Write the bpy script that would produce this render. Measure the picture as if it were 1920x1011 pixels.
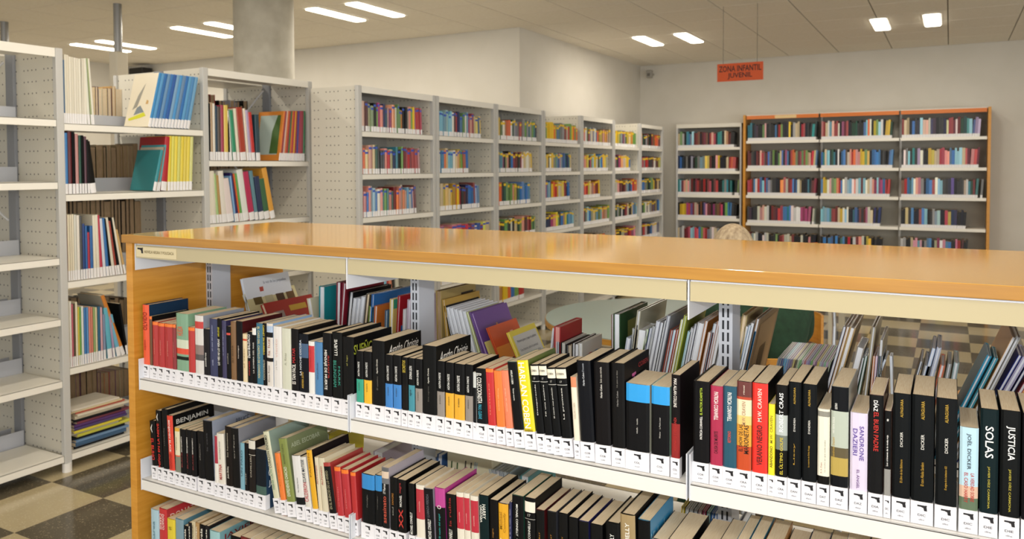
import bpy, bmesh, math, random
from mathutils import Vector, Matrix
random.seed(11)
for o in list(bpy.data.objects): bpy.data.objects.remove(o)
SC = bpy.context.scene
COL = SC.collection
# ------------------------------------------------------------------ camera
FPX, PITCH, ROLL, YAW, CYP, EYE = 1488.458, .0336, -.0043, -.5042, 365.23, 1.5
_f = Vector((math.sin(YAW)*math.cos(PITCH), math.cos(YAW)*math.cos(PITCH), -math.sin(PITCH)))
_r = Vector((math.cos(YAW), -math.sin(YAW), 0)); _u = _r.cross(_f)
_c, _s = math.cos(ROLL), math.sin(ROLL)
CR = _c*_r + _s*_u; CU = -_s*_r + _c*_u; CF = _f
CO = Vector((0, 0, EYE))
cd = bpy.data.cameras.new('camera'); cam = bpy.data.objects.new('camera', cd); COL.objects.link(cam)
cam.matrix_world = Matrix((( CR.x, CU.x, -CF.x, 0), (CR.y, CU.y, -CF.y, 0), (CR.z, CU.z, -CF.z, EYE), (0, 0, 0, 1)))
cd.sensor_width = 36; cd.lens = FPX/1920*36; cd.shift_y = -(505.5-CYP)/1920
cd.clip_start = .05; cd.clip_end = 100
cd.dof.use_dof = True; cd.dof.focus_distance = 1.62; cd.dof.aperture_fstop = 7.6
SC.camera = cam
# ------------------------------------------------------------------ light and exposure
SC.view_settings.view_transform = 'Standard'; SC.view_settings.look = 'None'
SC.view_settings.gamma = 1; SC.view_settings.use_curve_mapping = False
SC.view_settings.exposure = 0.0
w = bpy.data.worlds.new('world'); SC.world = w; w.use_nodes = True
w.node_tree.nodes['Background'].inputs[0].default_value = (.97, .985, 1, 1)
w.node_tree.nodes['Background'].inputs[1].default_value = 1.5
def area(name, loc, rot, sx, sy, power, col):
    l = bpy.data.lights.new(name, 'AREA'); l.shape = 'RECTANGLE'; l.size = sx; l.size_y = sy; l.energy = power; l.color = col
    o = bpy.data.objects.new(name, l); COL.objects.link(o); o.location = loc; o.rotation_euler = rot
    return o
# the camera's own flash, a hand above the lens
fl = area('camera_flash', (0, 0, 1.62), (0, 0, 0), .05, .03, 19, (1, .97, .94))
fl.rotation_euler = (CF).to_track_quat('-Z', 'Z').to_euler()
# daylight from the windows behind and to the right of the camera
area('window_daylight', (4.5, -2.6, 1.7), (math.radians(90), 0, math.radians(40)), 4.0, 1.8, 90, (.97, .98, 1))
area('window_daylight', (5.1, 4.5, 1.5), (math.radians(110), 0, math.radians(90)), 6.0, 1.6, 125, (.95, .98, 1))

# ------------------------------------------------------------------ photo point -> place in the room
def ray(px, py): return CF + CR*((px-960)/FPX) - CU*((py-CYP)/FPX)
def at(ax, px, py, v):
    d = ray(px, py); t = (v-CO[ax])/d[ax]; return CO + d*t
def proj(p):
    q = p-CO; z = q.dot(CF); return 960+FPX*q.dot(CR)/z, CYP-FPX*q.dot(CU)/z
def solve(ax, px, p, which=0):
    """move point p along axis ax until its image x (which=0) or y (1) equals px"""
    p = Vector(p)
    for _ in range(12):
        e = proj(p)[which]-px; q = p.copy(); q[ax] += 1e-4
        g = (proj(q)[which]-px-e)/1e-4; p[ax] -= e/g
    return p[ax]
# ------------------------------------------------------------------ materials
def lin(h):
    if isinstance(h, str):
        h = h.lstrip('#'); c = [int(h[i:i+2], 16)/255 for i in (0, 2, 4)]
    else: c = h
    return tuple(x/12.92 if x <= .04045 else ((x+.055)/1.055)**2.4 for x in c)
_M = {}
def mat(h, rough=.45, metal=0, coat=0, emit=0, spec=.5):
    k = (h, rough, metal, coat, emit, spec)
    if k in _M: return _M[k]
    m = bpy.data.materials.new('m_%s_%g' % (h, rough)); m.use_nodes = True
    b = m.node_tree.nodes['Principled BSDF']; c = lin(h)
    b.inputs['Base Color'].default_value = (*c, 1); b.inputs['Roughness'].default_value = rough
    b.inputs['Metallic'].default_value = metal; b.inputs['Coat Weight'].default_value = coat
    b.inputs['Coat Roughness'].default_value = .12; b.inputs['Specular IOR Level'].default_value = spec
    if emit:
        b.inputs['Emission Color'].default_value = (*c, 1); b.inputs['Emission Strength'].default_value = emit
    m.diffuse_color = (*c, 1); _M[k] = m
    return m
def nodes(m): return m.node_tree.nodes, m.node_tree.links
def noisy(name, h1, h2, scale, rough=.5, stretch=(1, 1, 1), detail=4, lo=.35, hi=.65, bump=0, coat=0, spec=.5):
    m = bpy.data.materials.new(name); m.use_nodes = True; n, l = nodes(m); b = n['Principled BSDF']
    tc = n.new('ShaderNodeTexCoord'); mp = n.new('ShaderNodeMapping'); mp.inputs['Scale'].default_value = stretch
    nz = n.new('ShaderNodeTexNoise'); nz.inputs['Scale'].default_value = scale; nz.inputs['Detail'].default_value = detail
    cr = n.new('ShaderNodeValToRGB'); e = cr.color_ramp.elements
    e[0].position, e[1].position = lo, hi; e[0].color = (*lin(h1), 1); e[1].color = (*lin(h2), 1)
    l.new(tc.outputs['Object'], mp.inputs[0]); l.new(mp.outputs[0], nz.inputs['Vector']); l.new(nz.outputs['Fac'], cr.inputs[0])
    l.new(cr.outputs[0], b.inputs['Base Color']); b.inputs['Roughness'].default_value = rough
    b.inputs['Coat Weight'].default_value = coat; b.inputs['Coat Roughness'].default_value = .08; b.inputs['Specular IOR Level'].default_value = spec
    if bump:
        bp = n.new('ShaderNodeBump'); bp.inputs['Strength'].default_value = bump; bp.inputs['Distance'].default_value = .004
        l.new(nz.outputs['Fac'], bp.inputs['Height']); l.new(bp.outputs[0], b.inputs['Normal'])
    return m
def perforated(name, h, ax):
    """painted steel punched with rows of small holes; ax = the horizontal axis the rows run along"""
    m = bpy.data.materials.new(name); m.use_nodes = True; n, l = nodes(m); b = n['Principled BSDF']
    tc = n.new('ShaderNodeTexCoord'); sp = n.new('ShaderNodeSeparateXYZ'); l.new(tc.outputs['Object'], sp.inputs[0])
    def M(op, a, c=None, d=None):
        q = n.new('ShaderNodeMath'); q.operation = op
        for i, v in enumerate((a, c, d)):
            if v is None: continue
            if isinstance(v, (int, float)): q.inputs[i].default_value = v
            else: l.new(v, q.inputs[i])
        return q.outputs[0]
    def cell(src, step):
        return M('MULTIPLY', M('SUBTRACT', M('FRACT', M('DIVIDE', src, step)), .5), step)
    a = cell(sp.outputs[ax], .034); z = cell(sp.outputs[2], .058)
    d = M('SQRT', M('ADD', M('MULTIPLY', a, a), M('MULTIPLY', z, z)))
    hole = M('LESS_THAN', d, .0042)
    g = M('GREATER_THAN', M('FRACT', M('DIVIDE', sp.outputs[ax], .17)), .2)
    mx = n.new('ShaderNodeMix'); mx.data_type = 'RGBA'; l.new(M('MULTIPLY', hole, g), mx.inputs[0])
    mx.inputs[6].default_value = (*lin(h), 1); mx.inputs[7].default_value = (*lin('5a564e'), 1)
    l.new(mx.outputs[2], b.inputs['Base Color']); b.inputs['Roughness'].default_value = .45
    return m
WHITE = mat('dedacd', .38); WHITE2 = mat('e6e4de', .3); GREY = mat('c4c3be', .45); BLUEGREY = mat('b4b7bd', .45)
SHELFW = mat('f0ece0', .35)
PERF_Y = perforated('perforated_panel', 'd8d3c4', 0)
BACKP = mat('a5a29b', .5); WBACK = mat('a8a396', .6)
WOOD = noisy('beech_laminate', 'c98a2c', 'd6983a', 6, .3, (1, 1, 14), 5)
WOODTOP = noisy('beech_top', 'e4aa46', 'ecb656', 5, .08, (1, 26, 26), 6, .3, .7, 0, .35)
WOODEDGE = noisy('beech_edge', 'a87528', 'b5822f', 5, .35, (1, 20, 20), 5)
PALEWOOD = noisy('pale_wood', 'c8954e', 'd8a862', 6, .35, (8, 1, 8), 4)
WALLM = noisy('painted_wall', 'd3cec2', 'd7d2c7', 3, .85, detail=2)
CEILM = noisy('ceiling_tile', 'ebe3d3', 'efe8da', 30, .9, detail=3)
PAGES = noisy('page_edges', 'e6d0ac', 'f3e3c6', 60, .8, (20, .6, 1), 3)
PAGEW = noisy('white_pages', 'e0e4ea', 'f2f4f6', 60, .7, (20, 1, .6), 3)
PAGET = noisy('tan_pages', '8d7556', 'b1987a', 60, .85, (20, 1, .4), 3)
LAB = mat('ecebef', .35)
INK = mat('16151a', .6)
# ------------------------------------------------------------------ mesh helpers
def mk(name, verts, faces, mats, parent=None, mi=None, loc=None, smooth=False):
    me = bpy.data.meshes.new(name); me.from_pydata([tuple(v) for v in verts], [], faces)
    for m in (mats if isinstance(mats, (list, tuple)) else [mats]): me.materials.append(m)
    if mi: me.polygons.foreach_set('material_index', mi)
    if smooth: me.polygons.foreach_set('use_smooth', [True]*len(me.polygons))
    me.update()
    return link(name, me, parent, loc)
def link(name, me, parent=None, loc=None):
    o = bpy.data.objects.new(name, me); COL.objects.link(o)
    if parent: o.parent = parent
    if loc is not None: o.location = loc
    return o
class MB:
    """collects boxes and tubes for ONE part"""
    def __init__(s): s.v, s.f, s.m = [], [], []
    def box(s, x0, x1, y0, y1, z0, z1, m=0, top=None):
        b = len(s.v)
        s.v += [(x0, y0, z0), (x1, y0, z0), (x1, y1, z0), (x0, y1, z0), (x0, y0, z1), (x1, y0, z1), (x1, y1, z1), (x0, y1, z1)]
        s.f += [(b, b+3, b+2, b+1), (b+4, b+5, b+6, b+7), (b, b+1, b+5, b+4), (b+1, b+2, b+6, b+5), (b+2, b+3, b+7, b+6), (b+3, b, b+4, b+7)]
        s.m += [m, m if top is None else top, m, m, m, m]
        return s
    def tube(s, pts, r, n=8, m=0):
        pts = [Vector(p) for p in pts]; b = len(s.v)
        for i, p in enumerate(pts):
            t = (pts[min(i+1, len(pts)-1)]-pts[max(i-1, 0)]).normalized()
            a = t.cross(Vector((0, 0, 1)) if abs(t.z) < .9 else Vector((1, 0, 0))).normalized(); c = t.cross(a)
            rr = r[i] if isinstance(r, (list, tuple)) else r
            for k in range(n):
                q = 2*math.pi*k/n; s.v.append(p+a*rr*math.cos(q)+c*rr*math.sin(q))
        for i in range(len(pts)-1):
            for k in range(n):
                k2 = (k+1) % n; s.f.append((b+i*n+k, b+i*n+k2, b+(i+1)*n+k2, b+(i+1)*n+k)); s.m.append(m)
        s.f.append(tuple(b+k for k in range(n))[::-1]); s.m.append(m)
        s.f.append(tuple(b+(len(pts)-1)*n+k for k in range(n))); s.m.append(m)
        return s
    def disc(s, cx, cy, z0, z1, r, n=48, m=0, top=None, sy=1):
        b = len(s.v)
        for z in (z0, z1):
            for k in range(n):
                q = 2*math.pi*k/n; s.v.append((cx+r*math.cos(q), cy+r*sy*math.sin(q), z))
        for k in range(n):
            k2 = (k+1) % n; s.f.append((b+k, b+k2, b+n+k2, b+n+k)); s.m.append(m)
        s.f.append(tuple(b+k for k in range(n))[::-1]); s.m.append(m)
        s.f.append(tuple(b+n+k for k in range(n))); s.m.append(m if top is None else top)
        return s
    def build(s, name, mats, parent=None, loc=None, bevel=0, smooth=False):
        o = mk(name, s.v, s.f, mats, parent, s.m, loc, smooth)
        if bevel:
            md = o.modifiers.new('b', 'BEVEL'); md.width = bevel; md.segments = 2; md.limit_method = 'ANGLE'
        return o
def tag(o, label, cat=None, group=None, kind=None):
    if label: o['label'] = label
    if cat: o['category'] = cat
    if group: o['group'] = group
    if kind: o['kind'] = kind
    return o
def thing(name, label, cat, loc=(0, 0, 0), rz=0, group=None):
    o = bpy.data.objects.new(name, None); COL.objects.link(o); o.location = loc; o.rotation_euler = (0, 0, rz); o.empty_display_size = .05
    return tag(o, label, cat, group)
_T = {}
def textmesh(s, h, shear=0):
    k = (s, h, shear)
    if k in _T: return _T[k]
    c = bpy.data.curves.new('t', 'FONT'); c.body = s; c.resolution_u = 2; c.shear = shear; c.offset = .012 if not shear else -.004
    o = bpy.data.objects.new('t', c); COL.objects.link(o)
    me = bpy.data.meshes.new_from_object(o.evaluated_get(bpy.context.evaluated_depsgraph_get()))
    bpy.data.objects.remove(o); bpy.data.curves.remove(c)
    xs = [v.co.x for v in me.vertices]; ys = [v.co.y for v in me.vertices]
    x0, x1, y0, y1 = min(xs), max(xs), min(ys), max(ys)
    for v in me.vertices: v.co.x = (v.co.x-x0)/(x1-x0)-.5; v.co.y = (v.co.y-y0)/(y1-y0)-.5; v.co.z = 0
    me.materials.clear(); me.materials.append(mat(h, .45)); me.name = 'lettering'
    _T[k] = me
    return me
def text(parent, s, h, c, sx, sy, xdir, ydir, name='lettering', shear=0):
    """flat lettering centred on c (parent space), sx along xdir and sy along ydir"""
    o = link(name, textmesh(s, h, shear), parent)
    xd, yd = Vector(xdir).normalized(), Vector(ydir).normalized(); zd = xd.cross(yd)
    M = Matrix(((xd.x*sx, yd.x*sy, zd.x, c[0]), (xd.y*sx, yd.y*sy, zd.y, c[1]), (xd.z*sx, yd.z*sy, zd.z, c[2]), (0, 0, 0, 1)))
    o.matrix_basis = M
    return o
# ------------------------------------------------------------------ colours
PAL = dict(k='17171a', K='38353a', w='e4e0d4', r='b3252a', R='701c22', o='e0662a', y='e3bd22', g='6f9a4c', G='1f4a3a', b='2f6fb4', B='222c58',
           c='7fbcd4', t='1f7f88', p='dc8f83', m='a03a6e', n='6b4526', e='8f9296', l='b6a6cc', s='cdb98e', O='ee7a2a', C='a8d2e0', P='e28aa6', v='5a4a86', x='c62f4c', i='f2efe6', Y='efd21c', j='a9c06a')
NAME = dict(k='black', K='charcoal', w='off-white', r='red', R='dark red', o='orange', y='yellow', g='green', G='dark green', b='blue', B='navy',
            c='light blue', t='teal', p='salmon', m='purple-red', n='brown', e='grey', l='lilac', s='sand-coloured', O='bright orange', C='pale blue', P='pink', v='violet', x='crimson', i='white', Y='bright yellow', j='lime green')
def hx(c): return PAL.get(c, c)
import colorsys
def cname(c):
    if c in NAME: return NAME[c]
    r, g, b = [int(c[i:i+2], 16)/255 for i in (0, 2, 4)]
    best = min(PAL, key=lambda k: sum((a-q)**2 for a, q in zip((r, g, b), [int(PAL[k][i:i+2], 16)/255 for i in (0, 2, 4)])))
    return NAME[best]
ONES = 'first second third fourth fifth sixth seventh eighth ninth tenth eleventh twelfth thirteenth fourteenth fifteenth sixteenth seventeenth eighteenth nineteenth'.split()
def fit(*parts):
    """join the parts of a label; drop optional ones (in brackets) until it has at most 16 words"""
    ps = list(parts)
    def s_(): return ' '.join(p[0] if isinstance(p, tuple) else p for p in ps if p and p != ('',)).replace(' ,', ',')
    while len(s_().split()) > 16:
        k = [i for i, p in enumerate(ps) if isinstance(p, tuple)]
        if not k: break
        ps.pop(k[0])
    return s_()
def ordinal(n):
    if n <= 19: return ONES[n-1]
    t, u = divmod(n, 10); T = ['', '', 'twent', 'thirt', 'fort', 'fift', 'sixt', 'sevent']
    return T[t]+'ieth' if u == 0 else T[t]+'y-'+ONES[u-1]
# ------------------------------------------------------------------ structure
XW, YC, YB, ZC, XL, XR = -3.85, 7.15, 10.75, 2.93, -9.95, 5.2
def struct(o): o['kind'] = 'structure'; return o
struct(MB().box(XL-.2, XR+.2, -4, YB+.2, -.2, -.003).build('floor', None or noisy('dark_terrazzo_base', '2f2c27', '4a443a', 60, .2)))
FL = bpy.data.objects['floor']
def terrazzo(name, h, hs, rough=.13):
    m = bpy.data.materials.new(name); m.use_nodes = True; n, l = nodes(m); b = n['Principled BSDF']
    g = n.new('ShaderNodeNewGeometry'); v = n.new('ShaderNodeTexVoronoi'); v.inputs['Scale'].default_value = 210
    l.new(g.outputs['Position'], v.inputs['Vector'])
    cr = n.new('ShaderNodeValToRGB'); cr.color_ramp.elements[0].position = 0; cr.color_ramp.elements[1].position = 1
    e = cr.color_ramp.elements; e[0].color = (*lin(h), 1); e[1].color = (*lin(hs), 1); e[1].position = .97; e.new(.9).color = (*lin(h), 1)
    sx = n.new('ShaderNodeSeparateColor'); l.new(v.outputs['Color'], sx.inputs[0]); l.new(sx.outputs[0], cr.inputs[0])
    l.new(cr.outputs[0], b.inputs['Base Color']); b.inputs['Roughness'].default_value = rough
    return m
TL = terrazzo('light_terrazzo', 'bbac88', 'cabd9b'); TD = terrazzo('dark_terrazzo', '5c5444', '8c8268')
TS = .3926; TX, TY = -3.37, 2.228
def tilemesh(m):
    h = TS/2-.0004; return [(-h, -h, 0), (h, -h, 0), (h, h, 0), (-h, h, 0), (-h, -h, -.003), (h, -h, -.003), (h, h, -.003), (-h, h, -.003)]
tmes = []
for m in (TL, TD):
    o = mk('tile', tilemesh(0), [(0, 1, 2, 3), (0, 4, 5, 1), (1, 5, 6, 2), (2, 6, 7, 3), (3, 7, 4, 0)], m, FL); tmes.append(o.data); bpy.data.objects.remove(o)
# tiles that show one by one; the rest of the floor is one laid sheet
near, rest = [], []
for i in range(-17, 22):
    for j in range(-16, 22):
        cx, cy = TX+(i+.5)*TS, TY+(j+.5)*TS
        if not (XL < cx < XR and -4 < cy < YB): continue
        light = (i+j) % 2 == 0
        px, py = proj(Vector((cx, cy, 0))) if (Vector((cx, cy, 0))-CO).dot(CF) > .3 else (-999, 9999)
        see = (-80 < px < 320 and 800 < py < 1100) or (1380 < px < 2000 and 540 < py < 800)
        (near if see else rest).append((cx, cy, light))
for cx, cy, light in near: link('tile', tmes[0 if light else 1], FL, (cx, cy, 0))
mb = MB(); h = TS/2-.0004
for cx, cy, light in rest: mb.box(cx-h, cx+h, cy-h, cy+h, -.003, 0, 0 if light else 1)
tag(mb.build('floor_tiles_beyond', [TL, TD], FL), None, kind='stuff')
# walls
struct(MB().box(XL-.15, XL, -4, YC+.3, 0, ZC+.1).build('wall_left', WALLM))
struct(MB().box(XL, XW, YC, YC+.15, 0, ZC+.1).build('wall_middle', WALLM))
struct(MB().box(XW-.15, XW, YC+.15, YB+.2, 0, ZC+.1).build('wall_alcove', WALLM))
struct(MB().box(XW, XR+.2, YB, YB+.2, 0, ZC+.1).build('wall_back', WALLM))
struct(MB().box(XR, XR+.2, .6, YB, 0, ZC+.1).build('wall_right', WALLM))
# ceiling: dark grid sheet and lay-in panels
CE = struct(MB().box(XL, XR, -4, YB, ZC+.006, ZC+.1).build('ceiling', mat('807a6b', .9)))
PX, PY = -.636, 10.75
PS = .6
def panelmesh(h, d):
    return [(-h, -h, 0), (h, -h, 0), (h, h, 0), (-h, h, 0), (-h, -h, d), (h, -h, d), (h, h, d), (-h, h, d)]
po = mk('ceiling_panel', panelmesh(PS/2-.005, .01), [(0, 3, 2, 1), (0, 1, 5, 4), (1, 2, 6, 5), (2, 3, 7, 6), (3, 0, 4, 7)], CEILM, CE); pme = po.data; bpy.data.objects.remove(po)
mb = MB(); cnt = 0
for i in range(-17, 11):
    for j in range(-25, 0):
        cx, cy = PX+(i+.5)*PS, PY+(j+.5)*PS
        if cx < XL or cx > XR or cy < -3.9: continue
        q = Vector((cx, cy, ZC)); px, py = proj(q) if (q-CO).dot(CF) > .5 else (-999, -999)
        if not (XL < cx < XW-.28 and cy > YC+.3):
            if -60 < px < 1980 and -40 < py < 200 and cnt < 300:
                link('ceiling_panel', pme, CE, (cx, cy, ZC)); cnt += 1
            else: mb.box(cx-PS/2+.004, cx+PS/2-.004, cy-PS/2+.004, cy+PS/2-.004, ZC, ZC+.01)
tag(mb.build('ceiling_panels_beyond', CEILM, CE), None, kind='stuff')
# ------------------------------------------------------------------ ceiling lights (pairs of luminous strips)
EM = mat('fff6e2', .5, emit=9)
def strip(x, y, L, label, power=14):
    t = thing('ceiling_light', label, 'ceiling light', (x, y, ZC), 0, 'recessed strip lights in pairs')
    MB().box(-.085, .085, -L/2-.012, L/2+.012, -.004, .002).build('frame', mat('e8e4da', .5), t)
    o = MB()
    pts = []
    n = 8; hw = .07; r = .03
    for cx, cy, a0 in ((hw-r, L/2-r, 0), (-hw+r, L/2-r, 90), (-hw+r, -L/2+r, 180), (hw-r, -L/2+r, 270)):
        for k in range(n+1):
            a = math.radians(a0+90*k/n); pts.append((cx+r*math.cos(a), cy+r*math.sin(a)))
    N = len(pts); v = [(a, b, -.012) for a, b in pts]+[(a, b, -.003) for a, b in pts]
    f = [tuple(range(N))[::-1], tuple(range(N, 2*N))]+[(k, (k+1) % N, N+(k+1) % N, N+k) for k in range(N)]
    mk('diffuser', v, f, EM, t)
    l = area('lamp', (0, 0, -.02), (0, 0, 0), .13, L, power, (1, .92, .81)); l.parent = t
P2 = ['over the left end of the low bookcase']
for x, y, lb in ((-4.99, 5.7, 'left strip of the lit pair just right of the concrete column'), (-4.53, 5.7, 'right strip of the lit pair just right of the concrete column'),
                 (-6.82, 5.72, 'left strip of the lit pair beside the concrete column, left of it'), (-6.33, 5.72, 'right strip of the lit pair, partly behind the concrete column'),
                 (-8.71, 5.86, 'left strip of the farthest left lit pair, behind the grey pole'), (-8.25, 5.86, 'right strip of the farthest left lit pair, behind the grey pole'),
                 (-3.0, 8.64, 'left strip of the lit pair nearest the wall corner'), (-2.54, 8.66, 'right strip of the lit pair nearest the wall corner'),
                 (-.63, 8.82, 'left strip of the lit pair in front of the back wall bookcase'), (-.17, 8.82, 'right strip of the lit pair in front of the back wall bookcase')):
    strip(x, y, .70, lb, 10 if x > -3.5 else 13)
for x, y, lb in ((-2.5, 2.3, 'over the beech end of the low bookcase'), (-.8, 2.6, 'over the middle of the low bookcase'), (1.6, 2.6, 'to the right of the low bookcase'), (-5.0, 2.3, 'over the back of the magazine bay'),
                 (-7.4, 2.3, 'over the aisle behind the tall bays'), (-.8, -.6, 'just behind the viewer'), (-3.6, -.6, 'over the aisle by the empty shelves')):
    strip(x, y, .70, 'recessed strip light overhead '+lb, 17)
# concrete column
cl = MB(); cl.disc(0, 0, 0, ZC, .232, 64)
colm = struct(cl.build('column', noisy('raw_concrete', 'b9b3a3', 'cbc6b7', 9, .9, (1, 1, 1), 6, .3, .7, .3), None, (-4.80, 4.62, 0)))
for p in colm.data.polygons: p.use_smooth = len(p.vertices) == 4
# service pole: thin tube on a square column, and a second far one
t = thing('service_pole', 'grey tube above a square pale post, in front of the farthest left lights', 'pole', (at(1, 222, 98, 4.4).x, 4.4, 0))
pz = at(1, 222, 98, 4.4).z
MB().box(-.055, .055, -.055, .055, 0, pz).build('post', mat('cfc6b2', .6), t, bevel=.01)
MB().disc(0, 0, pz, ZC, .034, 20).build('tube', mat('8d8d8c', .35, .6), t)
t = thing('service_pole', 'grey tube above the empty white shelves at the picture edge', 'pole', (at(2, 8, 41, ZC).x, at(2, 8, 41, ZC).y, 0))
MB().box(-.05, .05, -.05, .05, 0, 2.1).build('post', mat('cfc6b2', .6), t)
MB().disc(0, 0, 2.1, ZC, .035, 16).build('tube', mat('8d8d8c', .35, .6), t)
t = thing('wall_speaker', 'small black speaker high on the far left wall', 'speaker', (-9.6, 7.02, 2.74))
MB().box(-.14, .14, -.08, .08, 0, .13).build('housing', mat('1b1a1a', .5), t, bevel=.01)
MB().box(-.03, .03, .08, .14, .04, .09).build('bracket', mat('1b1a1a', .5), t)
t = thing('motion_sensor', 'small grey sensor in the wall corner under the ceiling', 'sensor', (-3.66, 10.6, 2.74))
MB().box(-.035, .035, -.05, .03, 0, .11).build('housing', mat('9d9a92', .5), t, bevel=.008)
MB().box(-.02, .02, -.058, -.05, .02, .06).build('lens', mat('6f6c66', .2), t)
MB().box(-.012, .012, .03, .15, .05, .07).build('bracket', mat('9d9a92', .5), t)
# hanging sign
SY = 7.15
a, b_ = at(1, 1345, 121, SY), at(1, 1431, 149, SY)
sx0, sx1, sz0, sz1 = a.x, b_.x, b_.z, at(1, 1431, 115, SY).z
t = thing('hanging_sign', 'orange sign with black lettering hanging from the ceiling on two cords', 'sign', ((sx0+sx1)/2, SY, 0))
hw = (sx1-sx0)/2
MB().box(-hw, hw, -.004, .004, sz0, sz1).build('board', mat('d8571f', .5), t)
text(t, 'ZONA INFANTIL', '1c0a06', (0, -.0055, sz0+(sz1-sz0)*.70), hw*1.84, (sz1-sz0)*.34, (1, 0, 0), (0, 0, 1))
text(t, 'JUVENIL', '1c0a06', (0, -.0055, sz0+(sz1-sz0)*.28), hw*1.06, (sz1-sz0)*.36, (1, 0, 0), (0, 0, 1))
for s in (-.74, .74): MB().tube([(s*hw, 0, sz1-.002), (s*hw, 0, ZC)], .0022, 6).build('cord', mat('7c7466', .7), t)
# ================================================================== BOOKS
PISTOL = [(-.5, .5), (.32, .5), (.36, .58), (.5, .5), (.44, .28), (.5, -.5), (.2, -.5), (.12, .05), (-.05, .1), (-.08, .18), (-.5, .2)]
pm = bpy.data.meshes.new('pistol_symbol'); pm.from_pydata([(x, y, 0) for x, y in PISTOL], [], [tuple(range(len(PISTOL)))[::-1]]); pm.materials.append(INK)
def book_cover(w, h, d, t, cols, levels, side, back_open=True, flip=False):
    """U-shaped cover: spine slightly rounded at y=0, boards to y=d; levels = list of z cuts, cols = spine material index per band"""
    e = min(.004, w*.18)
    pr = [(0, d), (0, e), (w*.14, e*.25), (w*.5, 0), (w*.86, e*.25), (w, e), (w, d), (w-t, d), (w-t, e+t), (t, e+t), (t, d)]
    n = len(pr); v = []; f = []; mi = []
    if flip: pr = [(w-x, d-y) for x, y in pr]
    for z in levels: v += [(x, y, z) for x, y in pr]
    for i in range(len(levels)-1):
        for k in range(n):
            k2 = (k+1) % n; f.append((i*n+k, i*n+k2, (i+1)*n+k2, (i+1)*n+k))
            mi.append(cols[i] if 1 <= k <= 4 else 0)
    m = len(levels)-1
    f.append(tuple(range(n))[::-1]); mi.append(0); f.append(tuple(m*n+k for k in range(n))); mi.append(0)
    return v, f, mi
def cov(c):
    h = hx(c); r, g, b = [int(h[i:i+2], 16) for i in (0, 2, 4)]
    if max(r, g, b) < 72:      # printed blacks are deep and only faintly glossy
        k = .5; return mat('%02x%02x%02x' % (int(r*k), int(g*k), int(b*k)), .5, spec=.16)
    return mat(h, .32, coat=.12)
def mkbook(name, label, group, M, w, h, d, col, side=None, bands=(), tx=(), hard=False, lab=.044, code=None, stx=(), cat='book', pages=None, flip=False, simple=False):
    """M: matrix whose x runs along the shelf, y into it, z up the book"""
    t = .0028 if hard else .0011
    l0 = (lab-.002)/h if lab else 0; F = lambda f: l0+f*(1-l0)
    bands = [((0 if b[0] == 0 else F(b[0])), F(b[1]), b[2]) for b in bands] if lab else bands
    tx = [(q[0], q[1], F(q[2]), F(q[3]))+tuple(q[4:]) for q in tx]
    root = thing(name, label, cat, group=group); root.matrix_world = M
    mats = [cov(side or col), cov(col)]
    cuts = sorted(set([0, 1]+[x for b in bands for x in b[:2]])); cols = []
    for a, b in zip(cuts, cuts[1:]):
        q = 1
        for b0, b1, bc in bands:
            if b0 <= a+1e-6 and b <= b1+1e-6: mats.append(cov(bc)); q = len(mats)-1
        cols.append(q)
    v, f, mi = book_cover(w, h, d, t, cols, [c*h for c in cuts], 0, flip=flip)
    mk('cover', v, f, mats, root, mi)
    g = .0025 if hard else .0008
    y0, y1 = (.003, d-.004) if not flip else (.004, d-.003)
    MB().box(t, w-t, max(y0, .006 if not flip else y0), y1, g, h-g if hard else h-.0006).build('page_block', pages or PAGES, root)
    if lab:
        lb = MB().box(-.0004, w+.0004, -.0007, .016, .0004, lab).build('spine_label', LAB, root)
        o = link('pistol_symbol', pm, lb); s = min(.016, w*.62)
        o.matrix_basis = Matrix(((s, 0, 0, w*.52), (0, 0, -1, -.0013), (0, s*.62, 0, lab*.74), (0, 0, 0, 1))); o.data.materials
        if code and w > .011:
            text(lb, code, '4a4a50', (w*.5, -.0013, lab*.42), min(w*.5, .013), .0042, (1, 0, 0), (0, 0, 1), 'call_number')
            text(lb, code.lower(), '77777c', (w*.5, -.0013, lab*.22), min(w*.4, .010), .003, (1, 0, 0), (0, 0, 1), 'call_number')
    for q in tx:
        s, c, f0, f1, wf, dr = q[:6]; xc = q[6] if len(q) > 6 else .5
        zc, L = h*(f0+f1)/2, h*(f1-f0)
        if dr == 'u': text(root, s, hx(c), (w*xc, -.0011, zc), L, w*wf, (0, 0, 1), (-1, 0, 0))
        elif dr == 'd': text(root, s, hx(c), (w*xc, -.0011, zc), L, w*wf, (0, 0, -1), (1, 0, 0))
        else: text(root, s, hx(c), (w*xc, -.0011, zc), w*wf, L, (1, 0, 0), (0, 0, 1))
    for s, c, f0, f1, g0, g1, sh in stx:
        text(root, s, hx(c), (w+.0006, d*(g0+g1)/2, h*(f0+f1)/2), d*(g1-g0), h*(f1-f0), (0, 1, 0), (0, 0, 1), 'cover_lettering', sh)
    return root
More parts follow.
